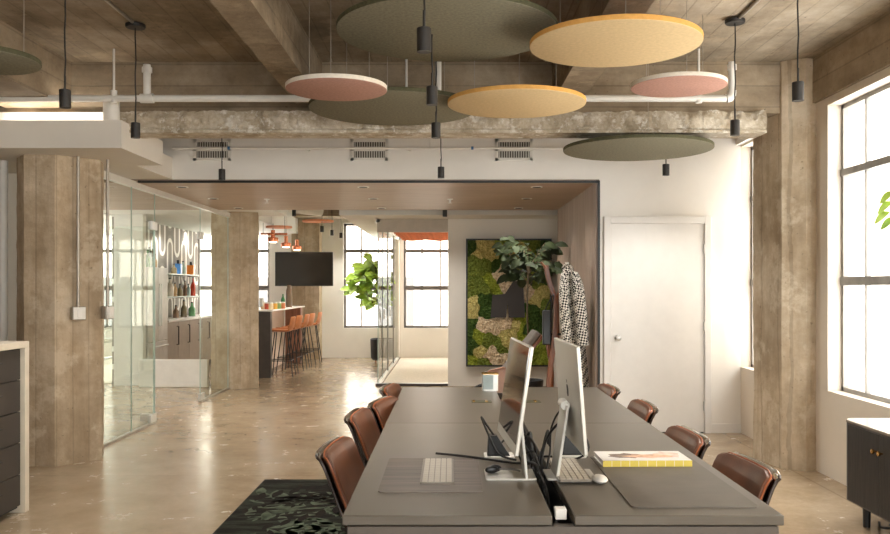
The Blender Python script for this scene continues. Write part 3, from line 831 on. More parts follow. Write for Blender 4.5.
left = [(-.517,3.74,'left side, nearest the camera, at the front corner of the desk'), (-.518,4.69,'left side, second from the camera'), (-.423,5.16,'left side, third from the camera'), (-.43,5.92,'left side, farthest from the camera')]
right = [(1.203,3.36,'right side, nearest the camera, beside the leather mat'), (1.16,4.06,'right side, second from the camera'), (1.175,5.07,'right side, third from the camera'), (1.125,5.92,'right side, farthest, before the white door')]
first = True
for i, (x, y, l) in enumerate(left+right):
    o = ch if first else copy_tree(ch); first = False
    s = 1 if i < 4 else -1
    o.location = (x + s*(.295 if s > 0 else .315), y, 0.014); o.rotation_euler = (0, 0, (0 if s > 0 else PI) + (-.10, -.08, -.22, -.12, .09, .05, .01, .04)[i])
    o['label'] = 'brown leather desk chair, %s' % l; o['group'] = 'chairs around the bench desk'
o = copy_tree(ch); o.location = (.63, 6.72, 0); o.rotation_euler = (0,0,-PI/2+1.15); o.scale = (1,1,1.06)
o['label'] = 'brown leather desk chair at the far end of the desk behind the metal box'; o['group'] = 'chairs around the bench desk'

# ------------------------------------------------------------------ on the desk
def rrect(x0, y0, x1, y1, r, n=5):
    pts = []
    for (cx, cy, a) in ((x1-r,y1-r,0),(x0+r,y1-r,PI/2),(x0+r,y0+r,PI),(x1-r,y0+r,1.5*PI)):
        pts += [(cx+r*math.cos(a+PI/2*k/n), cy+r*math.sin(a+PI/2*k/n)) for k in range(n+1)]
    return pts
tag(MB().prism(rrect(-.25,2.965,.113,3.55,.02), TZ, TZ+.004).build('desk_mat', M['matL']), 'dark striped desk mat under the left keyboard', 'desk mat')
tag(MB().prism(rrect(.585,2.763,.995,3.60,.02), TZ, TZ+.004).build('desk_mat', M['matR']), 'smooth grey leather desk mat under the book on the right', 'desk mat')

def keyboard(x0, y0, x1, y1, z, label):
    root = thing('keyboard', label, 'keyboard', ((x0+x1)/2, (y0+y1)/2, z), 0)
    w, l = (x1-x0)/2, (y1-y0)/2
    MB().prism(rrect(-w,-l,w,l,.008), 0, .008).build('body', M['keybase'], root, bevel=.001)
    for r in range(5):
        b = MB()
        xa = -w+.007 + r*(2*w-.014)/5
        for k in range(13):
            ya = -l+.006 + k*(2*l-.012)/13
            b.box(xa+.0018, ya+.0018, .0075, xa+(2*w-.014)/5-.0018, ya+(2*l-.012)/13-.0018, .0105)
        b.build('key_row', M['keys'], root, smooth=False)
keyboard(-.108, 3.07, .015, 3.50, TZ+.004, 'white keyboard lying on the striped desk mat')

def monitor(side, label, xr, y0, y1, base_x0, base_x1):
    """side -1: screen looks to -X, +1: to +X.  xr = (x bottom, x top)"""
    z0, z1 = .865, 1.245
    root = thing('desktop_computer', label, 'computer', ((xr[0]+xr[1])/2, (y0+y1)/2, TZ), 0, 'desktop computers on the desk')
    L = root.location
    xb, xt = xr
    t = .014
    d = Vector((xt-xb, 0, z1-z0)).normalized(); nrm = Vector((d.z, 0, -d.x)) * side      # outwards from the screen
    if nrm.x*side < 0: nrm = -nrm
    def panel(u0, u1, v0, v1, d0, d1):
        b = MB(); H = (Vector((xt,0,z1))-Vector((xb,0,z0))).length
        vs = []
        for dd in (d0, d1):
            for (u, v) in ((u0,v0),(u1,v0),(u1,v1),(u0,v1)):
                p = Vector((xb,0,z0)) + d*(H*v) + nrm*dd
                vs.append((p.x-L.x + YAW*(u-.5)*(y1-y0), y0+(y1-y0)*u-L.y, p.z-L.z))
        return b.add(vs, [(0,1,2,3),(4,7,6,5),(0,4,5,1),(1,5,6,2),(2,6,7,3),(3,7,4,0)])
    YAW = -.055 if side < 0 else -.02
    panel(0,1,0,1,-t,0).build('housing', M['alu'], root, bevel=.003)
    panel(.012,.988,.10,.985,0,.0012).build('screen', M['screen'], root, smooth=False)
    # round emblem with a bite, on the back
    H = 1
    p = Vector((xb,0,z0)).lerp(Vector((xt,0,z1)), .52) - nrm*(t+.0006)
    e = MB(); pts = []
    for k in range(24):
        q = 2*PI*k/24; r = .024*(1-.10*abs(math.sin(q))**8)
        if abs(((q+PI) % (2*PI))-PI) < .45: r *= .72
        pts.append((r*math.cos(q), r*1.05*math.sin(q)))
    e.prism(pts, -.0004, .0004); e.prism([(0,.028),(.008,.031),(.012,.041),(.003,.038)], -.0004, .0004)
    eo = e.build('emblem', M['plaque'], root, smooth=False)
    eo.matrix_local = Matrix.Translation(Vector((p.x-L.x, (y0+y1)/2-L.y, p.z-L.z))) @ Matrix((Vector((0,1,0)), d, nrm)).transposed().to_4x4()
    # bent aluminium stand
    hx = xb + (xt-xb)*.40 - nrm.x*(t+.018); hz = z0+(z1-z0)*.38
    fx = base_x0 if side > 0 else base_x1
    fx += .030*side
    yc = (y0+y1)/2; wy = .085
    b = MB()
    b.slab(lambda u, v: (fx+(hx-fx)*v-L.x, yc-wy+2*wy*u*(1-.0*v)-L.y, TZ+.004+(hz-TZ)*v-L.z), 1, 8, lambda u, v: (.011*side,0,0))
    b.build('stand', M['alu'], root, bevel=.002)
    MB().prism(rrect(base_x0-L.x, yc-wy-L.y, base_x1-L.x, yc+wy-L.y, .006), 0, .007).build('base_plate', M['alu'], root, bevel=.001)
    MB().cyl((hx-L.x, yc-.05-L.y, hz-L.z), (hx-L.x, yc+.05-L.y, hz-L.z), .017, n=14).build('hinge', M['alu'], root)
monitor(-1, 'left silver desktop computer, its glossy screen turned to the left', (.208,.262), 2.97, 3.51, .132, .318)
monitor(1, 'right silver desktop computer, its back with emblem turned to the left', (.472,.443), 2.97, 3.51, .358, .54)
keyboard(.392, 3.09, .512, 3.48, TZ+.008, 'white keyboard leaning on the foot of the right computer')
root = thing('mouse', 'white flat computer mouse beside the right keyboard', 'mouse', (.545, 3.13, TZ))
MB().ball((0,0,.012), .03, 16, (.95,1.8,.42)).build('shell', M['paper'], root)
# sunglasses on the base plate of the left computer
root = thing('sunglasses', 'dark folded glasses lying on the foot of the left computer', 'glasses', (.185, 3.24, TZ+.008), math.radians(14))
for x, y in ((-.030,-.004), (-.012,.016)):
    MB().ball((x,y,.016), .024, 14, (1.1,.4,.6)).build('lens', M['black_plastic'], root)
for y in (.012, .024):
    MB().tube([(-.03,y*.4,.018),(.0,y,.014),(.05,y-.012,.012),(.082,y-.020,.005)], .0035, 6).build('temple', M['winmetal_far'], root)
MB().tube([(-.03,0,.022),(-.02,.006,.025),(-.012,.014,.022)], .003, 6).build('bridge', M['black_plastic'], root)

def dock(x, y, label, s):
    root = thing('cable_dock', label, 'dock', (x, y, TZ), 0)
    MB().prism(rrect(-.062,-.055,.062,.055,.008), 0, .008).build('base', M['paper'], root, bevel=.001)
    MB().prism([(-.05,.008),(.045,.008),(.01*s-.02,.092),(-.01*s-.035,.092)] if s > 0 else [(-.05,.008),(.05,.008),(-.01,.09),(-.04,.09)], -.03, .03, 'y').build('body', M['black_plastic'], root, bevel=.003)
dock(.205, 3.60, 'black wedge dock on a white foot behind the left computer', 1)
dock(.505, 3.62, 'black wedge dock on a white foot behind the right computer', -1)

def smooth(pts, n=6):
    P = [Vector(p) for p in pts]; P = [P[0]] + P + [P[-1]]; out = []
    for i in range(1, len(P)-2):
        a, b_, c, d = P[i-1], P[i], P[i+1], P[i+2]
        for k in range(n):
            t = k/n
            out.append(.5*((2*b_) + (c-a)*t + (2*a-5*b_+4*c-d)*t*t + (3*b_-a-3*c+d)*t*t*t))
    out.append(P[-2]); return out
def cable(pts, label, r=.0045, group='black cables at the computers'):
    return tag(MB().tube(smooth(pts), r, 7).build('power_cable', M['cable']), label, 'cable', group)
Zc = TZ+.006
cable([(-.06,3.62,Zc+.004),(.06,3.58,Zc),(.17,3.47,Zc+.006),(.26,3.44,Zc),(.30,3.46,Zc)], 'black cable stretched across the desk past the striped mat', .005)
cable([(.19,3.60,TZ+.08),(.15,3.58,TZ+.14),(.13,3.56,TZ+.17),(.16,3.53,TZ+.10),(.20,3.50,TZ+.03),(.27,3.5,Zc)], 'black cable looping up from the left dock')
cable([(.25,3.30,TZ+.16),(.30,3.34,TZ+.13),(.335,3.40,TZ+.08),(.35,3.45,TZ-.02),(.35,3.55,TZ-.08)], 'black cable dropping from the left computer stand into the trough')
cable([(.245,3.28,TZ+.12),(.275,3.30,TZ+.04),(.31,3.36,TZ+.02),(.345,3.42,TZ+.03),(.35,3.52,TZ-.07)], 'black cable curling low beside the left stand', .004)
cable([(.45,3.30,TZ+.20),(.41,3.34,TZ+.17),(.375,3.38,TZ+.10),(.355,3.34,TZ+.01),(.352,3.25,TZ-.09)], 'black cable arching from the right computer into the trough', .005)
cable([(.46,3.34,TZ+.21),(.43,3.38,TZ+.22),(.40,3.40,TZ+.15),(.39,3.36,TZ+.06),(.362,3.30,TZ-.02),(.352,3.2,TZ-.09)], 'black cable making the taller arch left of the right computer', .004)
cable([(.51,3.60,TZ+.07),(.55,3.55,TZ+.10),(.56,3.48,TZ+.05),(.50,3.50,Zc+.002),(.40,3.58,Zc),(.353,3.62,TZ-.03)], 'black cable from the right dock to the trough')
cable([(.35,3.65,TZ-.08),(.345,3.45,TZ-.03),(.358,3.2,TZ-.07),(.35,2.95,TZ-.10),(.352,2.8,TZ-.115)], 'black cable lying along inside the trough', .006)
cable([(.20,3.58,TZ+.05),(.26,3.60,TZ+.09),(.30,3.62,TZ+.06),(.335,3.6,TZ+.01),(.35,3.68,TZ-.06)], 'black cable from the left dock to the trough', .004)
for k, (xa, ya, za, xb, yb, lab) in enumerate(((.30,3.50,.05,.36,3.30,'short black cable tangled at the trough beside the left stand'), (.31,3.62,.10,.345,3.42,'black cable rising in a hump from the middle of the trough'), (.40,3.50,.12,.35,3.36,'black cable bridging from the right stand across the trough'), (.30,3.40,.03,.35,3.12,'black cable sliding into the trough near the left foot'), (.42,3.62,.07,.356,3.5,'black cable behind the right stand at the trough'))):
    cable([(xa,ya,TZ+za*.6),((xa*2+xb)/3+.01,(ya+yb)/2+.03,TZ+za*1.1),((xa+2*xb)/3,(ya+yb)/2-.03,TZ+za*.55),(xb,yb,TZ-.03),(.352,yb-.12,TZ-.10)], lab, .0055)
b = MB().box(-.018,-.02,0,.018,.02,.034); o = b.build('charger_plug', M['paper'], None, bevel=.003); o.location = (.352, 2.745, .712); tag(o, 'small white charger cube at the near end of the trough', 'charger')
MB().box(-.004,-.034,.008,.004,-.020,.012).build('prong', M['steel'], o) if False else None
b = MB(); b.cyl((-.03,0,.006),(.03,0,.006),.004,n=8); 
# book
root = thing('book', 'white picture book with a yellow gridded spine on the right mat', 'book', (.775, 3.48, TZ+.004), math.radians(1))
MB().box(-.172,-.092,.003,.172,.092,.020).build('page_block', M['paper'], root, smooth=False)
b = MB(); b.box(-.176,-.098,.020,.176,.096,.0235); b.box(-.176,-.098,0,.176,.096,.003)
co = b.build('cover', M['paper'], root, smooth=False)
def blob(cx, cy, rx, ry, z, seedk):
    return [(cx+rx*math.cos(2*PI*k/20)*(1+.15*math.sin(k*1.7+seedk)), cy+ry*math.sin(2*PI*k/20)*(1+.2*math.cos(k*2.3+seedk))) for k in range(20)]
bb = MB(); bb.prism(blob(-.06,.0,.075,.045,0,1), .0235, .0238); bb.build('cover_picture', plain('umber print', (120,100,84), .6, var=.2, scale=30), co, smooth=False)
bb = MB(); bb.prism(blob(.03,-.01,.10,.035,0,3), .0238, .0241); bb.build('cover_picture', plain('peach print', (220,176,144), .6, var=.15, scale=30), co, smooth=False)
bb = MB(); bb.prism(blob(.11,.02,.05,.06,0,5), .0235, .0239); bb.build('cover_picture', plain('blush print', (232,206,190), .6, var=.1, scale=30), co, smooth=False)
b = MB(); b.box(-.176,-.1005,.0,.176,-.097,.0235); b.k = 1
for k in range(1, 10): b.box(-.176+k*.0352-.0008, -.101, 0, -.176+k*.0352+.0008, -.1004, .0235)
b.build('spine', [plain('yellow cloth spine', (214,192,84), .6, var=.04), M['paper']], root, smooth=False)
# metal box at the far end
root = thing('metal_box', 'small silver box with gold rim at the far end of the desk', 'box', (.275, 5.92, TZ))
MB().prism(rrect(-.055,-.05,.055,.05,.012), 0, .115).build('body', M['steel'], root)
MB().box(-.05,-.053,.012,.02,-.0495,.108).build('front_panel', plain('pale blue panel', (150,162,160), .4), root, smooth=False)
MB().prism(rrect(-.058,-.053,.058,.053,.012), .112, .118).build('rim', M['brass'], root)

# ------------------------------------------------------------------ rug
rx0, rx1, ry0, ry1 = -1.385, 1.75, 2.3, 6.43
cx, cy = (rx0+rx1)/2, (ry0+ry1)/2
b = MB(); hx, hy = (rx1-rx0)/2, (ry1-ry0)/2
b.box(-hx,-hy,0,hx,hy,.012)
rnd = random.Random(3)
def sprig(x, y, a, L, k):
    b.k = k
    n = 6
    for i in range(n):
        t = i/(n-1)
        px, py = x+math.cos(a)*L*t, y+math.sin(a)*L*t
        for s in (-1, 1):
            q = a + s*(.75-.3*t); l = L*.36*(1-.35*t); w = l*.30
            ux, uy = math.cos(q), math.sin(q)
            pts = [(0,0),(.3,.8),(.55,1),(.8,.6),(1,0),(.8,-.6),(.55,-1),(.3,-.8)]
            vs = [(px+ux*l*p - uy*w*.5*r_, py+uy*l*p + ux*w*.5*r_, .0121+.0002*k) for p, r_ in pts]
            if all(abs(v[0]) < hx-.01 and abs(v[1]) < hy-.01 for v in vs): b.add(vs, [tuple(range(8))])
for i in range(230):
    sprig(rnd.uniform(-hx,hx), rnd.uniform(-hy,hy), rnd.uniform(0,2*PI), rnd.uniform(.3,.75), 1 if rnd.random() < .6 else 2)
b.k = 0
o = b.build('area_rug', [M['rug'], M['rugleaf'], M['rugleaf2']], smooth=False, recalc=False); o.location = (cx, cy, 0)
tag(o, 'dark rug with green leaf pattern under the bench desk', 'rug')

# ------------------------------------------------------------------ left drawer cabinet
root = thing('drawer_cabinet', 'charcoal five drawer cabinet with pale frame at the left edge', 'cabinet', (-2.98, 4.78, 0))
hx = .25; y1 = .80; y0 = -.80
b = MB(); b.box(-hx, y0, 1.06, hx, y1, 1.10); b.box(-hx, y1-.055, 0, hx, y1, 1.06); b.box(-hx, y0, 0, hx, y0+.055, 1.06); b.box(-hx, y0, 0, -hx+.02, y1, 1.06)
b.build('frame', M['birch'], root, bevel=.002)
MB().box(-hx+.02, y0+.055, .03, hx-.05, y1-.055, 1.05).build('carcass', M['black'], root, smooth=False)
for colk in range(2):
    ya = y0+.06+colk*.745; yb = ya+.735
    for k in range(5):
        z0 = .05+k*.202
        o = MB().box(hx-.05, ya, z0, hx-.028, yb, z0+.196).build('drawer', M['drawer'], root, bevel=.002)
        MB().box(hx-.028, yb-.42, z0+.118, hx-.016, yb-.24, z0+.126).build('handle', M['black'], o, smooth=False)

# ------------------------------------------------------------------ right credenza
root = thing('credenza', 'dark fluted oak credenza with rounded corners by the right wall', 'cabinet', (2.67, 4.6, 0))
hx, hy = .205, .80
MB().prism(rrect(-hx,-hy,hx,hy,.07,8), .13, .61).build('body', M['dark_oak'], root)
MB().prism(rrect(-hx-.003,-hy-.003,hx+.003,hy+.003,.073,8), .61, .627).build('top', plain('credenza top', (150,140,128), .25, var=.04), root, bevel=.004)
for i, (ya, yb, kn) in enumerate(((.335,.725,.365), (-.06,.325,.295), (-.44,-.07,-.41), (-.725,-.45,-.48))):
    fl = MB(); n = int((yb-ya)/.012)
    for k in range(n):
        y = ya+(k+.5)*(yb-ya)/n
        fl.cyl((-hx-.001, y, .14), (-hx-.001, y, .60), .0055, n=6)
    d = fl.build('door', M['dark_oak'], root)
    kb = MB().lathe([(.001,0),(.006,0),(.006,.012),(.014,.016),(.014,.028),(.001,.030)], 16).build('knob', M['brass'], d)
    kb.rotation_euler = (0, -PI/2, 0); kb.location = (-hx-.004, kn, .50)
for sx in (-.15, .14):
    for y in (-.62, .60):
        MB().cyl((sx,y,0),(sx,y,.135),.021,.024,n=14).build('leg', M['black'], root)
cable([(2.62,5.25,.012),(2.55,5.08,.03),(2.60,4.98,.05),(2.72,5.05,.03),(2.66,5.2,.012),(2.75,5.1,.012)], 'black cable coil on the floor beneath the credenza', .008, 'floor cables')

# plant reaching into the right edge
def branchy(root, mat, stem_pts, leaves, rs=.01):
    MB().tube(smooth(stem_pts), rs, 8).build('stem', M['stem'], root)
    b = MB()
    for (p, d, n, L, W) in leaves: b.leaf(p, d, n, L, W)
    b.build('foliage', mat, root, recalc=False)
rnd = random.Random(11)
root = thing('window_plant', 'bright green leafy plant on the credenza at the right window', 'plant', (2.70, 4.72, .627))
MB().lathe([(.06,0),(.09,.02),(.11,.18),(.112,.2),(.10,.2),(.09,.17),(.001,.17)], 24).build('pot', M['white_gloss'], root)
MB().lathe([(.001,.165),(.094,.165),(.094,.172),(.001,.172)], 20).build('soil', M['soil'], root)
lv = []
for k in range(26):
    z = .6+rnd.random()*.95; a = rnd.uniform(0, 2*PI); r = rnd.uniform(.02,.12)
    lv.append(((r*math.cos(a)*.8, r*math.sin(a), z), (math.cos(a), math.sin(a), rnd.uniform(-.3,.4)), (0,0,1), rnd.uniform(.08,.14), rnd.uniform(.05,.075)))
for (px, py) in ((881,216),(886,196),(887,222),(884,206)):
    p = at(px, py, 4.98)
    lv.append((tuple(Vector((p.x+.03, p.y-.05, p.z+.02))-root.location), (-.5,.6,-.35), (-.5,-.6,.6), .12, .065))
branchy(root, M['leaflight'], [(0,0,.16),(.0,.05,.6),(-.02,.12,1.0),(.0,.2,1.35)], lv, .007)

# ------------------------------------------------------------------ moss wall
x0, x1, z0, z1 = -.0+.234, 1.48, .292, 2.153
YM = 12.6
mw = thing('moss_wall', 'framed green and cream moss picture on the white wall', 'wall art', ((x0+x1)/2, YM, z0))
bx = (x0+x1)/2; w = (x1-x0)/2; h = z1-z0
b = MB()
for (a0, a1, c0, c1) in ((-w,-w+.022,0,h),(w-.022,w,0,h),(-w,w,0,.022),(-w,w,h-.022,h)): b.box(a0,-.09,c0,a1,0,c1)
b.build('frame', M['black'], mw, smooth=False)
MB().box(-w+.02,-.03,.02,w-.02,-.002,h-.02).build('backing', M['soil'], mw, smooth=False)
seeds = [('c',502,268),('c',499,278),('c',515,283),('c',493,326),('c',507,324),('c',484,325),('c',494,352),('c',488,356),('c',500,361),('c',527,292),
 ('y',482,244),('y',489,250),('y',492,256),('y',480,254),('y',471,308),('y',475,301),('y',470,314),('y',517,326),('y',510,334),('y',505,342),('y',523,250),('y',516,256),('y',541,294),('y',481,352),('y',538,300),
 ('d',469,245),('d',503,258),('d',497,264),('d',470,325),('d',468,334),('d',472,344),('d',534,322),('d',540,332),('d',533,312),('d',547,250),('d',482,300),('d',467,350),('d',528,330),('d',488,312),('d',546,275),('d',547,330),
 ('m',472,270),('m',470,284),('m',486,264),('m',510,245),('m',476,262),('m',488,340),('m',500,346),('m',546,306),('m',512,262),('m',472,292),('m',483,288),('m',484,362),('m',530,242),('m',540,262),('m',536,280),
 ('l',492,282),('l',522,328),('l',526,340),('l',538,346),('l',531,352),('l',546,346),('l',471,362),('l',478,337),('l',522,318),('l',520,352),('l',546,358),('l',500,250),('l',542,270)]
S = []
for c, px, py in seeds:
    p = at(px, py, YM-.08); S.append((c, p.x-bx, p.z-z0))
NX, NZ = 140, 210
cells = [[] for _ in S]
for j in range(NZ):
    for i in range(NX):
        x = -w+.022+(i+.5)*(2*w-.044)/NX; z = .022+(j+.5)*(h-.044)/NZ
        wx = x+.035*mnoise.noise(Vector((x*11,z*11,2))); wz = z+.035*mnoise.noise(Vector((x*11,z*11,9)))
        best = min(range(len(S)), key=lambda k: (S[k][1]-wx)**2+(S[k][2]-wz)**2)
        cells[best].append((i, j))
def hgt(x, z, k):
    c, sx, sz = S[k]
    dd = math.hypot(x-sx, z-sz)
    return .035+.03*max(0, 1-(dd/.16)**2) + .034*abs(mnoise.noise(Vector((x*22,z*22,k*.7))))+.022*mnoise.noise(Vector((x*48,z*48,k)))
for k, cl in enumerate(cells):
    if not cl: continue
    vid = {}; vs = []; fs = []
    def V(i, j):
        if (i,j) not in vid:
            x = -w+.022+i*(2*w-.044)/NX; z = .022+j*(h-.044)/NZ
            vid[(i,j)] = len(vs); vs.append((x, -.02-hgt(x,z,k), z))
        return vid[(i,j)]
    for (i, j) in cl: fs.append((V(i,j), V(i+1,j), V(i+1,j+1), V(i,j+1)))
    MB().add(vs, fs).build('moss_patch', MOSS[S[k][0]], mw, recalc=False)
poly = [at(px, py, YM-.12) for px, py in ((490.5,317.5),(492.5,295),(505,294),(513.5,281),(523,281),(525,317.5),(509,317.5),(507.6,303),(506,317.5))]
MB().prism([(p.x-bx, p.z-z0) for p in poly], -.13, -.095, 'y').build('plaque', M['plaque'], mw, smooth=False)

# ------------------------------------------------------------------ coat stand group
root = thing('coat_stand', 'tall walnut coat stand with forked curved posts inside the portal', 'coat stand', (1.10, 9.05, 0))
RX, RY = 1.10, 9.05
def plank(pts, wid, th, name):
    P = smooth([Vector((p[0]-RX, p[1]-RY, p[2])) for p in pts], 6)
    b = MB(); n = len(P)-1
    def fn(u, v):
        p = P[min(int(round(v*n)), n)]
        return (p.x-wid/2+wid*u, p.y, p.z)
    b.slab(fn, 2, n, lambda u, v: (0, th, 0)).build(name, M['walnut'], root, bevel=.004)
A = lambda px, py, Y=9.0: at(px, py, Y)
plank([A(546,265),A(549,280),A(555.5,300),A(556.5,318),A(554,345),A(550,372),(1.02,9.0,.25),(.97,9.0,.0)], .05, .05, 'post')
plank([A(567,268,9.1),A(563,284,9.1),A(558,300,9.1),A(557,318,9.1),A(558,345,9.1),A(561,372,9.1),(1.2,9.15,.25),(1.24,9.15,.0)], .045, .05, 'post')
plank([A(546,322,9.2),A(548,345,9.2),A(552,372,9.2),(1.10,9.35,.2),(1.10,9.42,.0)], .04, .05, 'post')
for (p0, p1) in ((A(546,268), A(541,262)), (A(566,270,9.1), A(569,265,9.0))):
    MB().cyl(p0-Vector((RX,RY,0)), p1-Vector((RX,RY,0)), .012, n=10).build('hook', M['walnut'], root)
MB().cyl((-.09,.05,.95),(.10,.05,.95),.012,n=10).build('crossbar', M['black'], root)
# black bag hung on the post
root = thing('shoulder_bag', 'black narrow bag hanging on the coat stand post', 'bag', (1.01, 8.93, .85))
MB().slab(lambda u, v: (-.05+.09*u, -.02+.015*math.sin(v*3), v*.36), 4, 8, lambda u, v: (0,.05,0)).build('body', M['black_plastic'], root, bevel=.012)
MB().tube(smooth([(-.03,0,.34),(.02,0,.45),(.07,0.02,.52),(.05,.02,.36)]), .006, 6).build('strap', M['black_plastic'], root)
# houndstooth coat
root = thing('coat', 'black and white houndstooth coat hanging on the coat stand', 'coat', (0,0,0))
spine = [(567,265,.03,.028),(568,270,.055,.05),(569.5,280,.095,.085),(571,300,.11,.10),(572.5,325,.10,.10),(575,350,.10,.10),(577,372,.10,.10),(578,392,.10,.10)]
def coat(u, v):
    k = v*(len(spine)-1); i = min(int(k), len(spine)-2); f = k-i
    px, py, rx_, ry_ = [spine[i][q]*(1-f)+spine[i+1][q]*f for q in range(4)]
    c = at(px, py, 8.86); a = 2*PI*u
    fold = 1+.16*v*math.sin(a*5+.6)+.07*v*math.sin(a*9+v*2)
    return (c.x+rx_*fold*math.cos(a), c.y+ry_*fold*math.sin(a), c.z)
b = MB(); b.grid(coat, 60, 40); b.build('body', M['hound'], root)
b = MB(); b.tube(smooth([tuple(at(574,274,8.80)), tuple(at(578,290,8.72)), tuple(at(581,318,8.70)), tuple(at(583,345,8.70))]), [.045+.02*min(1,k/6) for k in range(19)], 14)
b.build('sleeve', M['hound'], root)
b = MB(); b.tube(smooth([tuple(at(565,274,8.80)), tuple(at(564,292,8.74)), tuple(at(565,318,8.72)), tuple(at(567,342,8.72))]), [.04+.012*min(1,k/6) for k in range(19)], 14)
b.build('sleeve', M['hound'], root)
MB().tube(smooth([tuple(at(563,268,8.82)), tuple(at(567,264,8.76)), tuple(at(572,269,8.82))]), .018, 10).build('collar', M['hound'], root)
# reclined lounge chair
root = thing('lounge_chair', 'reclined lounge chair with grey pad and walnut frame behind the desk', 'lounge chair', (.80, 9.62, 0))
a, c = (-.33,.28), (.20,.93)
def pl(off, th, w2, y0, name, mat, bev=.006):
    dx, dz = c[0]-a[0], c[1]-a[1]; Ln = math.hypot(dx, dz); nx, nz = -dz/Ln, dx/Ln
    q = [(a[0]+nx*off, a[1]+nz*off),(c[0]+nx*off, c[1]+nz*off),(c[0]+nx*(off+th), c[1]+nz*(off+th)),(a[0]+nx*(off+th), a[1]+nz*(off+th))]
    MB().prism(q, y0, y0+w2, 'y').build(name, mat, root, bevel=bev)
pl(0, .07, .5, -.25, 'back_pad', M['grey_fabric'], .02); pl(-.035, .035, .52, -.26, 'back_shell', M['walnut'])
MB().prism([(-.36,.20),(-.36,.27),(-.85,.28),(-.85,.21)], -.25, .25, 'y').build('seat_pad', M['grey_fabric'], root, bevel=.02)
for y in (-.27, .24):
    MB().tube(smooth([(-.8,y,.02),(-.5,y,.30),(-.25,y,.34),(.0,y,.32),(.24,y,.02)]), .018, 8).build('leg', M['black'], root)
    MB().tube(smooth([(-.5,y,.30),(-.3,y,.36),(.0,y,.38)]), .02, 8).build('armrest', M['black'], root)
# white bin
root = thing('waste_bin', 'white tall bin behind the coat stand', 'bin', (1.28, 9.6, 0))
MB().prism(rrect(-.12,-.12,.12,.12,.02), 0, .68).build('body', M['white_gloss'], root)
MB().prism(rrect(-.123,-.123,.123,.123,.02), .68, .72).build('lid', M['white_gloss'], root, bevel=.006)
# slender tree in front of the moss wall
rnd = random.Random(5)
root = thing('rubber_plant', 'slender dark leaved tree in front of the moss picture', 'plant', (.93, 10.3, 0))
MB().lathe([(.001,0),(.15,0),(.19,.32),(.19,.34),(.17,.34),(.16,.3),(.001,.3)], 28).build('pot', M['pot'], root)
MB().lathe([(.001,.29),(.165,.29),(.165,.305),(.001,.305)], 24).build('soil', M['soil'], root)
lv = []
sub = []
for k in range(17):
    ang = rnd.uniform(0, 2*PI); zb = rnd.uniform(1.45, 1.80); L = rnd.uniform(.14,.40)
    tip = Vector((math.cos(ang)*L, math.sin(ang)*L*.8, zb+rnd.uniform(.02,.36)))
    sub.append([(0,0,zb-.08), tuple(Vector((0,0,zb)).lerp(tip,.5)+Vector((0,0,.03))), tuple(tip)])
    for m_ in range(7):
        t = .35+.65*m_/6; p = Vector((0,0,zb)).lerp(tip, t)
        aa = ang + rnd.uniform(-1.6,1.6)
        lv.append((tuple(p), (math.cos(aa), math.sin(aa)*.9, rnd.uniform(-.8,.5)), (rnd.uniform(-.4,.4),-.7,rnd.uniform(.3,.9)), rnd.uniform(.13,.2), rnd.uniform(.07,.105)))
MB().tube(smooth([(0,0,.3),(.01,0,.7),(-.005,0,1.1),(.0,0,1.45),(.02,0,1.7)]), .011, 8).build('trunk', M['stem'], root)
b = MB()
for s_ in sub: b.tube(smooth(s_, 4), .004, 6)
b.build('branches', M['stem'], root)
b = MB()
for (p, d, n, L, W) in lv: b.leaf(p, d, n, L, W)
b.build('foliage', M['leafdark'], root, recalc=False)

# ------------------------------------------------------------------ far bar room
bar = thing('bar_counter', 'tall bar counter with white top and shade-darkened end panel', 'bar', (-3.12, 15.15, 0))
bx_, by = -3.12, 15.15
MB().box(-.28,13.66-by,1.06,.30,16.7-by,1.085).build('countertop', M['counter'], bar, bevel=.003)
MB().box(-.28,13.66-by,0,.27,13.78-by,1.06).build('end_panel', plain('dark bar panel', (72,64,58), .5, var=.08), bar, smooth=False)  # shade on the panel's camera side is put into its dark colour
MB().box(-.02,16.4-by,0,.27,16.6-by,1.06).build('end_panel', M['redwood'], bar, smooth=False)
MB().box(-.28,13.78-by,0,-.05,16.4-by,1.06).build('front_panel', plain('pale bar front', (212,192,178), .6, var=.02), bar, smooth=False)
# stools
def stool():
    root = thing('bar_stool', 'x', 'bar stool')
    # faces -X; one moulded shell
    prof = [(-.19,.735),(-.12,.742),(0,.738),(.10,.74),(.155,.765),(.185,.82),(.20,.90),(.212,.975)]
    def fn(u, v):
        k = v*(len(prof)-1); i = min(int(k), len(prof)-2); f = k-i; s = u*2-1
        x = prof[i][0]*(1-f)+prof[i+1][0]*f; z = prof[i][1]*(1-f)+prof[i+1][1]*f
        hw = .205*(1-.25*max(0,v-.6)/.4 - .10*max(0,.15-v)/.15)
        return (x-(.05*s*s if v > .55 else 0), s*hw, z+.035*s*s*(1-v))
    MB().slab(fn, 12, 20, lambda u, v: (.012*v, 0, -.022)).build('seat_shell', M['tan'], root, bevel=.006)
    for sx in (-1, 1):
        for sy in (-1, 1):
            MB().cyl((sx*.10,sy*.10,.72),(sx*.19+.01,sy*.19,0),.009,n=8).build('leg', M['black'], root)
    fr = MB(); z = .26; q = .165
    for (p0, p1) in (((-q,-q),(q,-q)),((q,-q),(q,q)),((q,q),(-q,q)),((-q,q),(-q,-q))): fr.cyl((p0[0],p0[1],z),(p1[0],p1[1],z),.007,n=8)
    fr.build('footrest', M['black'], root)
    return root
st = stool()
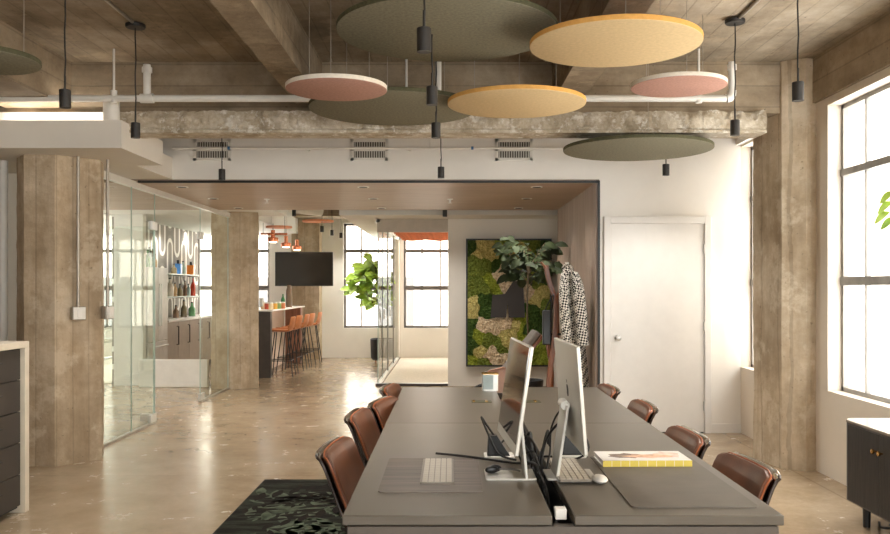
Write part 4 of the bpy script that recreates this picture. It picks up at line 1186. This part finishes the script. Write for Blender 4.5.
for i, (px, y, l) in enumerate(((282,14.0,'nearest the camera'), (289.5,14.65,'second from the camera'), (297,15.25,'middle of the five'), (303,15.8,'fourth from the camera'), (310.5,16.4,'farthest from the camera'))):
    o = st if i == 0 else copy_tree(st)
    o.location = ((px-CX)*y/F, y, 0); o.rotation_euler = (0,0,(.05,-.08,.04,-.05,.06)[i])
    o['label'] = 'tan leather bar stool, %s at the bar counter' % l; o['group'] = 'bar stools'
# things on the bar
def onbar(px, Y): return ((px-CX)*Y/F, Y, 1.085)
p = onbar(289, 15.6); root = thing('tall_vase', 'tall brown vase on the bar counter', 'vase', p)
MB().lathe([(.001,0),(.055,0),(.06,.05),(.055,.3),(.035,.36),(.042,.40),(.036,.40),(.001,.36)], 24).build('body', plain('brown vase', (112,88,66), .4), root)
p = onbar(283, 15.2); root = thing('wine_bottle', 'green bottle on the bar counter beside the brown vase', 'bottle', p)
MB().lathe([(.001,0),(.037,0),(.038,.12),(.03,.16),(.014,.2),(.014,.24),(.001,.24)], 20).build('body', M['bottle_green'], root)
for i, (px, Y, c, nm) in enumerate(((263,14.3,(224,190,150),'cream'), (267,14.1,(196,84,60),'red'), (271,14.0,(236,214,170),'pale'), (275,14.2,(222,170,60),'yellow'), (279,14.4,(150,176,110),'green'), (283,14.5,(226,140,90),'orange'))):
    root = thing('snack_jar', '%s snack jar in the row on the bar counter' % nm, 'jar', onbar(px, Y), 0, 'snack jars on the bar')
    MB().lathe([(.001,0),(.036,0),(.04,.02),(.04,.085),(.034,.095),(.001,.095)], 18).build('body', plain('jar '+nm, c, .3), root)
    MB().lathe([(.001,.095),(.036,.095),(.036,.115),(.001,.115)], 18).build('lid', M['counter'], root)
# tv
p0 = at(275,252,16.9); p1 = at(333,286,16.9)
root = thing('television', 'large dark wall television above the bar room', 'television', ((p0.x+p1.x)/2, 16.9, (p0.z+p1.z)/2))
w, h = (p1.x-p0.x)/2, (p0.z-p1.z)/2
MB().box(-w,0,-h,w,.05,h).build('housing', M['black_plastic'], root, bevel=.006)
MB().box(-w+.012,-.003,-h+.016,w-.012,.001,h-.012).build('screen', M['tv'], root, smooth=False)
MB().box(-.15,.05,-.15,.15,.36,.15).build('bracket', M['black'], root, smooth=False)
# copper pendants
for i, (px, py, Y) in enumerate(((273,242,14.5), (286,247,15.6), (297,250,16.6))):
    p = at(px, py, Y)
    root = thing('copper_pendant', 'copper pendant lamp over the bar, %s' % ('nearest, on the left', 'middle one', 'farthest, before the concrete column')[i], 'pendant lamp', (p.x, Y, p.z), 0, 'copper pendants over the bar')
    MB().lathe([(.05,0),(.088,.004),(.09,.05),(.088,.075),(.035,.085),(.034,.20),(.001,.205),(.001,.07),(.05,.05)], 24).build('shade', M['copper'], root)
    MB().lathe([(.001,-.012),(.05,-.010),(.07,.004),(.05,.012),(.001,.012)], 20).build('bulb', M['bulb_soft'], root)
    MB().cyl((0,0,.2),(0,0,CZ-p.z if p.x > -2.95 else max(.3, SZ-p.z)),.005,n=6).build('cord', M['cable'], root)
p = at(274,234,14.3)
root = thing('copper_rail', 'horizontal copper rail beside the bar pendants', 'rail', (p.x, 14.3, p.z))
MB().cyl((-.22,0,0),(.22,0,0),.018,n=12).build('bar', M['copper'], root)
for x in (-.18,.18): MB().cyl((x,0,0),(x,0,SZ-p.z if p.x+x < -3.05 else CZ-p.z),.004,n=6).build('cord', M['cable'], root)
for (px, py, Y, D, lab) in ((279,228,14.6,.44,'thin copper disc over the bar, left one'), (318,222,14.9,.54,'thin copper disc in the far room beside the small black pendants')):
    p = at(px, py, Y); r = D/2
    root = thing('copper_disc', lab, 'ceiling disc', (p.x, Y, p.z), 0, 'copper discs in the far room')
    MB().lathe([(.001,0),(r,0),(r,.03),(.001,.03)], 48).build('panel', plain('terracotta disc', (214,138,98), .7), root)
    for s in (-1, 1): MB().cyl((s*r*.6,0,.03),(s*r*.6,0,(SZ if p.x+s*r*.6 < -3.05 else CZ)-p.z),.003,n=6).build('suspension_wire', M['galv'], root)
p = at(303,212,14.2)
tag(MB().cyl((p.x-.35,14.0,p.z+.07),(p.x+.25,14.5,p.z+.04),.085,n=24).build('air_duct', M['white_gloss']), 'white round air duct under the ceiling in the far room', 'duct')

# fiddle leaf fig
rnd = random.Random(21)
fx, fy = -1.50, 16.4
root = thing('fiddle_leaf_fig', 'large green fiddle leaf fig by the far window', 'plant', (fx, fy, 0))
MB().lathe([(.001,.06),(.17,.06),(.21,.10),(.22,.46),(.205,.47),(.19,.42),(.001,.42)], 28, (.20,0,0)).build('pot', M['pot'], root)
for k in range(3):
    q = 2*PI*k/3+.5; MB().cyl((.2+.15*math.cos(q),.15*math.sin(q),0),(.2+.14*math.cos(q),.14*math.sin(q),.08),.012,n=8).build('pot_foot', M['walnut'], root)
MB().lathe([(.001,.41),(.2,.41),(.2,.43),(.001,.43)], 24, (.2,0,0)).build('soil', M['soil'], root)
MB().tube(smooth([(.2,0,.42),(.18,0,.8),(.12,0,1.2),(.10,0,1.6),(.08,0,1.95)]), .014, 8).build('trunk', M['stem'], root)
MB().tube(smooth([(.16,0,.9),(.0,0,1.2),(-.18,0,1.5)]), .009, 8).build('branch', M['stem'], root)
MB().tube(smooth([(.13,0,1.15),(.3,0,1.35),(.44,-.05,1.5)]), .009, 8).build('branch', M['stem'], root)
b = MB()
for (cx_, cz_, n_, rr) in ((.10,1.90,22,.22), (-.26,1.45,24,.26), (.05,1.50,24,.30), (.05,1.18,20,.30), (-.26,1.66,18,.24), (.20,1.30,8,.12), (.2,1.68,16,.2), (-.1,1.75,16,.2)):
    for k in range(n_):
        a = rnd.uniform(0,2*PI); e = rnd.uniform(-.7,.9)
        p = (cx_+rr*.5*math.cos(a)*rnd.random(), rr*.5*math.sin(a)*rnd.random(), cz_+rr*.4*rnd.uniform(-1,1))
        b.leaf(p, (math.cos(a), math.sin(a)*.7, e), (rnd.uniform(-.3,.3),-.6,.7), rnd.uniform(.2,.30), rnd.uniform(.12,.19))
b.build('foliage', M['leaflight'], root, recalc=False)

# office chair partly hidden behind the moss wall, and one in the left office
def office_chair(loc, rz, label, mat):
    root = thing('office_chair', label, 'office chair', loc, rz)
    MB().slab(lambda u, v: (-.22+.44*v, -.23+.46*u, .46+.02*math.cos(u*PI*2)), 8, 8, lambda u, v: (0,0,-.05)).build('seat', mat, root, bevel=.015)
    MB().slab(lambda u, v: (-.24-.09*v+.05*(2*u-1)**2, (-.22+.44*u)*(1-.15*v), .50+.38*v), 8, 8, lambda u, v: (-.03,0,0)).build('backrest', mat, root, bevel=.01)
    for s in (-1,1): MB().tube(smooth([(-.2,s*.22,.45),(-.16,s*.26,.62),(.1,s*.26,.64),(.14,s*.22,.45)]), .014, 8).build('armrest', mat, root)
    MB().cyl((0,0,.1),(0,0,.42),.022,n=12).build('column', M['steel'], root)
    for k in range(5):
        q = 2*PI*k/5; c, s = math.cos(q), math.sin(q)
        l = MB().tube([(0,0,.12),(c*.15,s*.15,.10),(c*.29,s*.29,.075)], [.02,.017,.012], 8).build('leg', M['steel'], root)
        MB().cyl((c*.29-s*.02,s*.29+c*.02,.028),(c*.29+s*.02,s*.29-c*.02,.028),.028,n=12).build('caster', M['black_plastic'], l)
office_chair((.34,14.6,.012), .3, 'office chair with black casters behind the moss wall edge', M['black_plastic'])
office_chair((-6.35,16.2,.012), .6, 'pale grey office chair seen through the kitchen glass', M['light_grey'])

# ------------------------------------------------------------------ kitchen
KX = -4.95      # wallpapered wall face
struct(MB().box(KX-.06,12.75,0,KX,16.9,SZ).build('wall_kitchen', M['wallpaper'], smooth=False))
struct(MB().box(KX,12.66,0,-4.52,12.78,SZ).build('wall_kitchen_end', M['white'], smooth=False))
root = thing('refrigerator', 'tall stainless steel refrigerator behind the kitchen glass', 'refrigerator', (-4.72, 13.24, 0))
MB().box(-.22,-.44,.02,.19,.44,1.75).build('body', M['steel'], root, smooth=False)
for (y0, y1, z0, z1, hy_) in ((-.44,-.003,.62,1.75,-.04), (.003,.44,.62,1.75,.04)):
    d = MB().box(.19,y0,z0,.23,y1,z1).build('door', M['steel'], root, bevel=.006)
    MB().cyl((.265,hy_,.85),(.265,hy_,1.5),.012,n=10).build('handle', M['steel'], d)
d = MB().box(.19,-.44,.03,.23,.44,.61).build('freezer_drawer', M['steel'], root, bevel=.006)
MB().cyl((.265,-.36,.54),(.265,.36,.54),.012,n=10).build('handle', M['steel'], d)
root = thing('kitchen_counter', 'taupe kitchen base cabinets with white counter beside the refrigerator', 'cabinet', (-4.72, 15.2, 0))
MB().box(-.22,-1.5,.88,.24,1.5,.915).build('countertop', M['counter'], root, bevel=.003)
MB().box(-.22,-1.5,.08,.18,1.5,.88).build('carcass', M['cab'], root, smooth=False)
MB().box(-.22,-1.45,0,.13,1.45,.08).build('plinth', M['black'], root, smooth=False)
for k in range(5):
    y0 = -1.495+k*.6
    d = MB().box(.18,y0,.10,.202,y0+.59,.87).build('door', M['cab'], root, bevel=.002)
    MB().tube([(.202,y0+.52,.50),(.235,y0+.52,.50),(.235,y0+.52,.80),(.202,y0+.52,.80)], .008, 8).build('handle', M['black'], d)
for z, lab in ((1.27,'lower'), (1.66,'upper')):
    root = thing('wall_shelf', '%s glass shelf on the arched wallpaper' % lab, 'shelf', (KX, 15.35, z), 0, 'kitchen shelves')
    MB().box(0.002,-1.2,0,.24,1.2,.018).build('board', M['gedge'], root, smooth=False)
    for y in (-.9, 0, .9): MB().box(0.002,y-.012,-.02,.2,y+.012,0).build('bracket', M['steel'], root, smooth=False)
names = ['tall dark green bottle','squat amber bottle','square blue bottle','grey green bottle','bright orange bottle','slim red bottle','white ceramic jug','brown flask','pale blue bottle','brown decanter']
def bottle(x, y, z, h, r, k, where):
    root = thing('bottle', '%s %s' % (names[k], where), 'bottle', (x, y, z), 0, 'bottles in the kitchen')
    if k in (2, 4): MB().prism(rrect(-r,-r,r,r,.01), 0, h*.8).build('body', BOT[k], root)
    else: MB().lathe([(.001,0),(r,0),(r,h*.55),(r*.75,h*.68),(r*.35,h*.78),(r*.35,h),(.001,h)], 18).build('body', BOT[k], root)
    MB().cyl((0,0,h*.8 if k in (2,4) else h),(0,0,h+.02),r*.38,n=12).build('cap', M['black'], root)
for i, (px, k, h, r) in enumerate(((178,2,.23,.06),(183,3,.22,.05),(191,4,.22,.06),(174,7,.16,.05))):
    y = (KX+.13)*F/(px-CX); bottle(KX+.13, y, 1.678, h, r, k, 'on the upper kitchen shelf')
for i, (px, k, h, r) in enumerate(((170,6,.3,.065),(175,1,.22,.04),(180,7,.2,.045),(185,9,.26,.04),(188.5,8,.2,.04),(193,5,.33,.045))):
    y = (KX+.13)*F/(px-CX); bottle(KX+.13, y, 1.288, h, r, k, 'on the lower kitchen shelf')
for i, (px, k, h, r) in enumerate(((147.6,0,.26,.037),(149.4,8,.3,.036),(151.2,3,.24,.037),(153.0,9,.28,.037),(154.7,1,.2,.038))):
    y = -4.68*F/(px-CX); bottle(-4.68, y, 1.75, h, r, k, 'standing on top of the refrigerator')
for i, (px, k, h, r) in enumerate(((176,9,.2,.05),(184,7,.28,.05),(192,0,.24,.06))):
    y = -4.75*F/(px-CX); bottle(-4.75, y, .915, h, r, k, 'on the white kitchen counter')
b = MB(); b.box(-4.5,12.42,0,-3.5,12.5,.40)
tag(b.build('low_partition', M['white_gloss'], None, bevel=.01), 'low white panel standing on the floor before the kitchen', 'panel')

# ------------------------------------------------------------------ light and camera
w = bpy.data.worlds.new('sky'); scene.world = w; w.use_nodes = True
bg = w.node_tree.nodes['Background']; bg.inputs[0].default_value = (.99, .995, .99, 1); bg.inputs[1].default_value = 5.0

cd = bpy.data.cameras.new('camera'); cam = bpy.data.objects.new('camera', cd); COL.objects.link(cam)
cam.location = (0, 0, CH); cam.rotation_euler = (PI/2, 0, 0)
cd.sensor_width = 36; cd.sensor_fit = 'HORIZONTAL'; cd.lens = F/890*36
cd.shift_x = -(CX-445)/890; cd.shift_y = (HY-267)/890
cd.clip_start = .05; cd.clip_end = 200
scene.camera = cam
vs = scene.view_settings
scene.display_settings.display_device = 'sRGB'
vs.view_transform = 'Standard'; vs.look = 'None'; vs.gamma = 1; vs.exposure = 1.15; vs.use_curve_mapping = False
cy_ = scene.cycles
cy_.max_bounces = 10; cy_.diffuse_bounces = 6; cy_.glossy_bounces = 5; cy_.transparent_max_bounces = 20; cy_.transmission_bounces = 6
cy_.sample_clamp_indirect = 6; cy_.use_denoising = True
cy_.caustics_reflective = False; cy_.caustics_refractive = False
